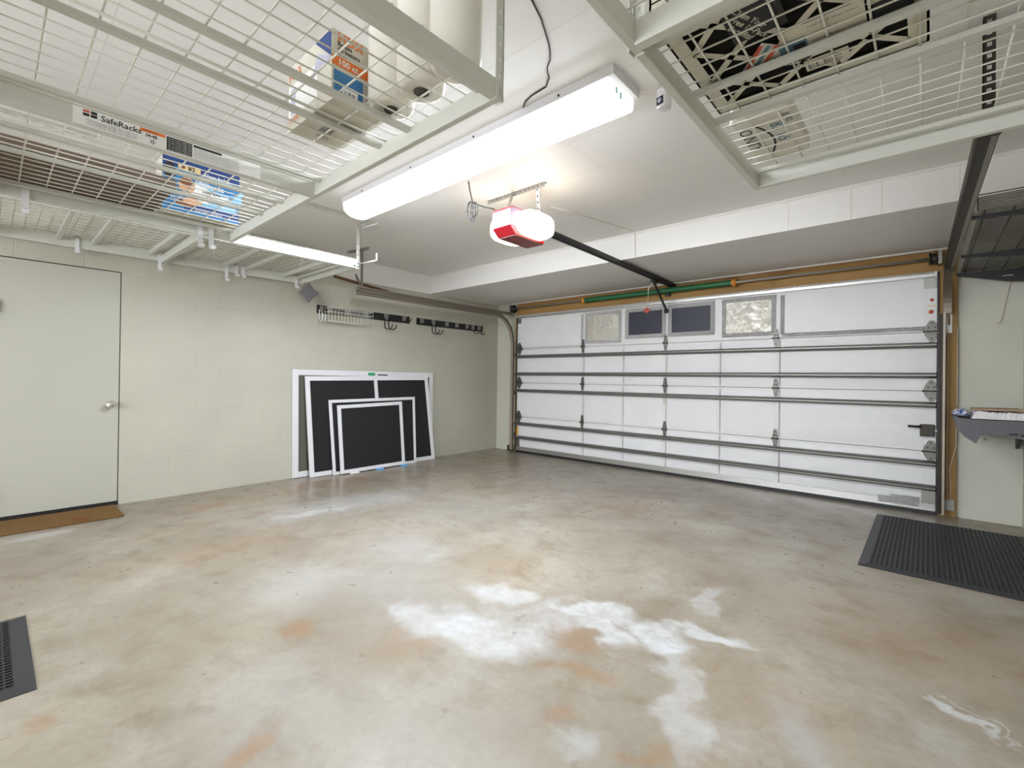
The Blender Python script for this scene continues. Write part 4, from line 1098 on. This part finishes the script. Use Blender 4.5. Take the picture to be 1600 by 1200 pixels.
for x, y, lb in ((.24, -2.345, 'blue foam scrap under the middle of the smallest screen'), (.24, -1.985, 'blue foam scrap under the corner of the smallest screen')):
    tag(MB().prism([(x - .045, y - .05, .0), (x + .035, y - .04, .0), (x + .045, y + .03, .0), (x - .01, y + .055, .0), (x - .05, y + .04, 0)], (0, 0, .013)).build('foam_scrap', M['bluefoam'], None, .003), lb, 'foam scrap', 'blue foam scraps')
tag(MB().box(.205, .25, -2.74, -2.63, 0, .011).build('foam_scrap', M['whiteprint'], None, .003), 'small white foam scrap under the edge of the smallest screen', 'foam scrap')

# ------------------------------------------------------------------ floor mats
tag(MB().box(.045, .482, -5.72, -4.862, .0005, .016).build('coir_doormat', M['coir'], None, .005), 'brown coir doormat on the floor in front of the passage door', 'doormat')
def rubber_mat(x0, x1, y0, y1, lb, nx_first):
    t = thing('rubber_mat', ((x0 + x1) / 2, (y0 + y1) / 2, 0), lb, 'floor mat', 'black rubber drainage mats')
    b = .055; h = .014
    mb = MB()
    def ramp(a, bq_, c, d): mb.hexa([Vector((p[0], p[1], .0006)) for p in (a, bq_, c, d)], [Vector((p[0], p[1], z)) for p, z in ((a, .003), (bq_, .003), (c, h), (d, h))])
    ramp((x0, y0), (x1, y0), (x1 - b, y0 + b), (x0 + b, y0 + b)); ramp((x1, y1), (x0, y1), (x0 + b, y1 - b), (x1 - b, y1 - b))
    ramp((x0, y1), (x0, y0), (x0 + b, y0 + b), (x0 + b, y1 - b)); ramp((x1, y0), (x1, y1), (x1 - b, y1 - b), (x1 - b, y0 + b))
    mb.build('mat_border', M['rubberedge'], t)
    MB().box(x0 + b, x1 - b, y0 + b, y1 - b, .0006, .003).build('mat_base', M['rubber'], t)
    mb = MB(); ix, iy = x1 - x0 - 2 * b, y1 - y0 - 2 * b
    n = int(ix / .024)
    for k in range(n + 1):
        x = x0 + b + ix * k / n; mb.box(x - .0042, x + .0042, y0 + b, y1 - b, .003, .0145)
    n = int(iy / .024)
    for k in range(n + 1):
        y = y0 + b + iy * k / n; mb.box(x0 + b, x1 - b, y - .003, y + .003, .003, .0125)
    mb.build('mat_grid', M['rubberedge'], t)
rubber_mat(4.995, XR - .012, -1.925, -.385, 'large black rubber drainage mat on the floor below the wall shelf', 0)
rubber_mat(2.135, 2.905, -6.60, -5.475, 'black rubber drainage mat cut off by the photo edge near the coir doormat', 0)

# ------------------------------------------------------------------ wire shelf high on the shelf wall
ws = thing('wall_wire_shelf', (5.70, -1.0, 2.10), 'dark wire shelf with black brackets high on the wall beside the door track', 'wall shelf')
sx0, sx1, sy0, sy1, sz = 5.52, XR - .004, -1.98, -.06, 2.115
mb = MB()
n = 62
for k in range(n + 1):
    y = sy0 + (sy1 - sy0) * k / n; mb.tube([(sx0, y, sz), (sx1, y, sz)], .0021, 5)
for k in range(4):
    x = sx0 + .03 + (sx1 - sx0 - .04) * k / 3; mb.tube([(x, sy0, sz - .006), (x, sy1, sz - .006)], .004, 6)
mb.tube([(sx0, sy0, sz + .085), (sx1, sy0, sz + .085)], .003, 6).tube([(sx0, sy0, sz), (sx0, sy0, sz + .085)], .003, 6)
for k in range(1, 7): mb.tube([(sx0, sy0, sz + .085 * k / 7), (sx1, sy0, sz + .085 * k / 7)], .0018, 5)
mb.build('wire_grid', M['greywire'], ws)
MB().box(sx0 - .028, sx0 + .004, sy0, sy1, sz - .012, sz - .006).build('edge_strip', M['tape'], ws)
for y, dp in ((-1.93, .035), (-.86, .05), (-.10, .11)):
    MB().prism([(sx0 - .02, y, sz - .014), (sx1, y, sz - .014), (sx1, y, sz - .014 - dp), (sx1 - .10, y, sz - .014 - dp * .9), (sx0 - .02, y, sz - .03)], (0, .024, 0)).build('bracket', M['black'], ws)
MB().text('Gladiator' if False else '----', (5.77, -.102, sz - .08), (1, 0, 0), (0, 0, 1), .05).build('bracket_sticker', M['whiteprint'], ws)

# lower shelf with draped cover and papers
ls = thing('folding_wall_shelf', (5.70, -.30, .80), 'dark grey cloth-covered wall shelf with a drooping corner', 'wall shelf')
tx0, tx1, ty0, ty1, tz = 5.475, XR - .006, -.56, -.045, .885
MB().box(tx0 + .03, tx1, ty0 + .012, ty1, tz - .03, tz).build('shelf_board', M['black'], ls)
mb = MB()
top = [(tx0 - .005, tz + .025), (tx0 + .03, tz + .008), (tx0 + .12, tz), (tx0 + .16, tz), (tx0 + .26, tz), (tx1, tz + .002)]
bot = [(tx0 + .015, tz - .07), (tx0 + .06, tz - .135), (tx0 + .125, tz - .185), (tx0 + .155, tz - .105), (tx0 + .26, tz - .115), (tx1, tz - .14)]
fy_ = [.0, -.012, -.022, -.004, .0, .0]
for k in range(5):
    q = [Vector((top[k][0], ty0 + .012, top[k][1])), Vector((top[k + 1][0], ty0 + .012, top[k + 1][1])), Vector((bot[k + 1][0], ty0 + fy_[k + 1], bot[k + 1][1])), Vector((bot[k][0], ty0 + fy_[k], bot[k][1]))]
    mb.hexa(q, [p + Vector((0, -.004, 0)) for p in q])
q = [Vector((tx0 - .005, ty0 + .012, tz + .025)), Vector((tx0 + .015, ty0 + .012, tz - .07)), Vector((tx0 + .02, ty1, tz - .05)), Vector((tx0 + .0, ty1, tz + .01))]
mb.hexa(q, [p + Vector((.004, 0, 0)) for p in q])
mb.build('cloth_cover', M['grey'], ls)
MB().box(tx0 + .30, tx0 + .345, ty0 - .006, ty0 - .004, tz - .105, tz - .09).box(tx0 + .36, tx1 - .01, ty0 - .006, ty0 - .004, tz - .112, tz - .095).build('slot_trim', M['black'], ls)
MB().tube([(tx0 + .155, ty0 + .005, tz - .10), (tx0 + .165, ty0 - .01, tz - .13), (tx0 + .18, ty0 - .012, tz - .15)], .006, 6).build('folding_catch', M['galv'], ls)
MB().prism([(tx1 - .02, ty0 + .10, tz - .03), (tx1 - .02, ty1, tz - .03), (tx1 - .02, ty1, tz - .25)], (-.02, 0, 0)).build('bracket', M['blackmetal'], ls)
def crumple(x0, x1, y0, y1, z0, h, seed, nx=26, ny=14):
    rnd = random.Random(seed); vs = []; fs = []
    for i in range(nx + 1):
        for j in range(ny + 1):
            e = min(1, min(i, nx - i) / 2.0, min(j, ny - j) / 1.0)
            jit = 0 if 0 < i < nx and 0 < j < ny else 1
            vs.append((x0 + (x1 - x0) * i / nx + rnd.uniform(-.004, .004), y0 + (y1 - y0) * j / ny + jit * rnd.uniform(-.006, .006), z0 + .003 + e * (h + rnd.uniform(-.007, .007))))
    for i in range(nx):
        for j in range(ny): k = i * (ny + 1) + j; fs.append((k, k + 1, k + ny + 2, k + ny + 1))
    o = len(vs); vs += [(x0, y0, z0), (x1, y0, z0), (x1, y1, z0), (x0, y1, z0)]; fs.append((o, o + 1, o + 2, o + 3))
    return MB().add(vs, fs)
tag(crumple(tx0 + .10, tx1 - .01, ty0 + .0, ty1 - .03, tz + .004, .052, 3).build('crumpled_paper', M['papers'], None, recalc=False), 'crumpled white papers spread on the grey cloth shelf', 'papers')
tag(crumple(tx0 + .0, tx0 + .095, ty0 - .005, ty1 - .1, tz + .027, .035, 8, 8, 8).build('blue_flyer', M['blueflyer'], None, recalc=False), 'blue and white printed flyer at the pine post end of the crumpled papers', 'flyer')
tag(MB().obox((tx0 + .11, ty0 + .05, tz + .068), (.27, 0, .004), (0, .34, 0), (0, 0, .012)).build('tan_envelope', M['tanpaper'], None, .003), 'flat tan envelope lying on top of the white papers', 'envelope')

# thin pale rod hanging on the front wall
tag(MB().tube([(5.842, -.006, 2.10), (5.80, -.008, 1.86), (5.772, -.01, 1.69), (5.765, -.012, 1.672), (5.75, -.02, 1.668)], .006, 8).build('hanging_rod', M['cardpale']), 'thin pale bent rod hanging on the front wall beside the pine post', 'rod')
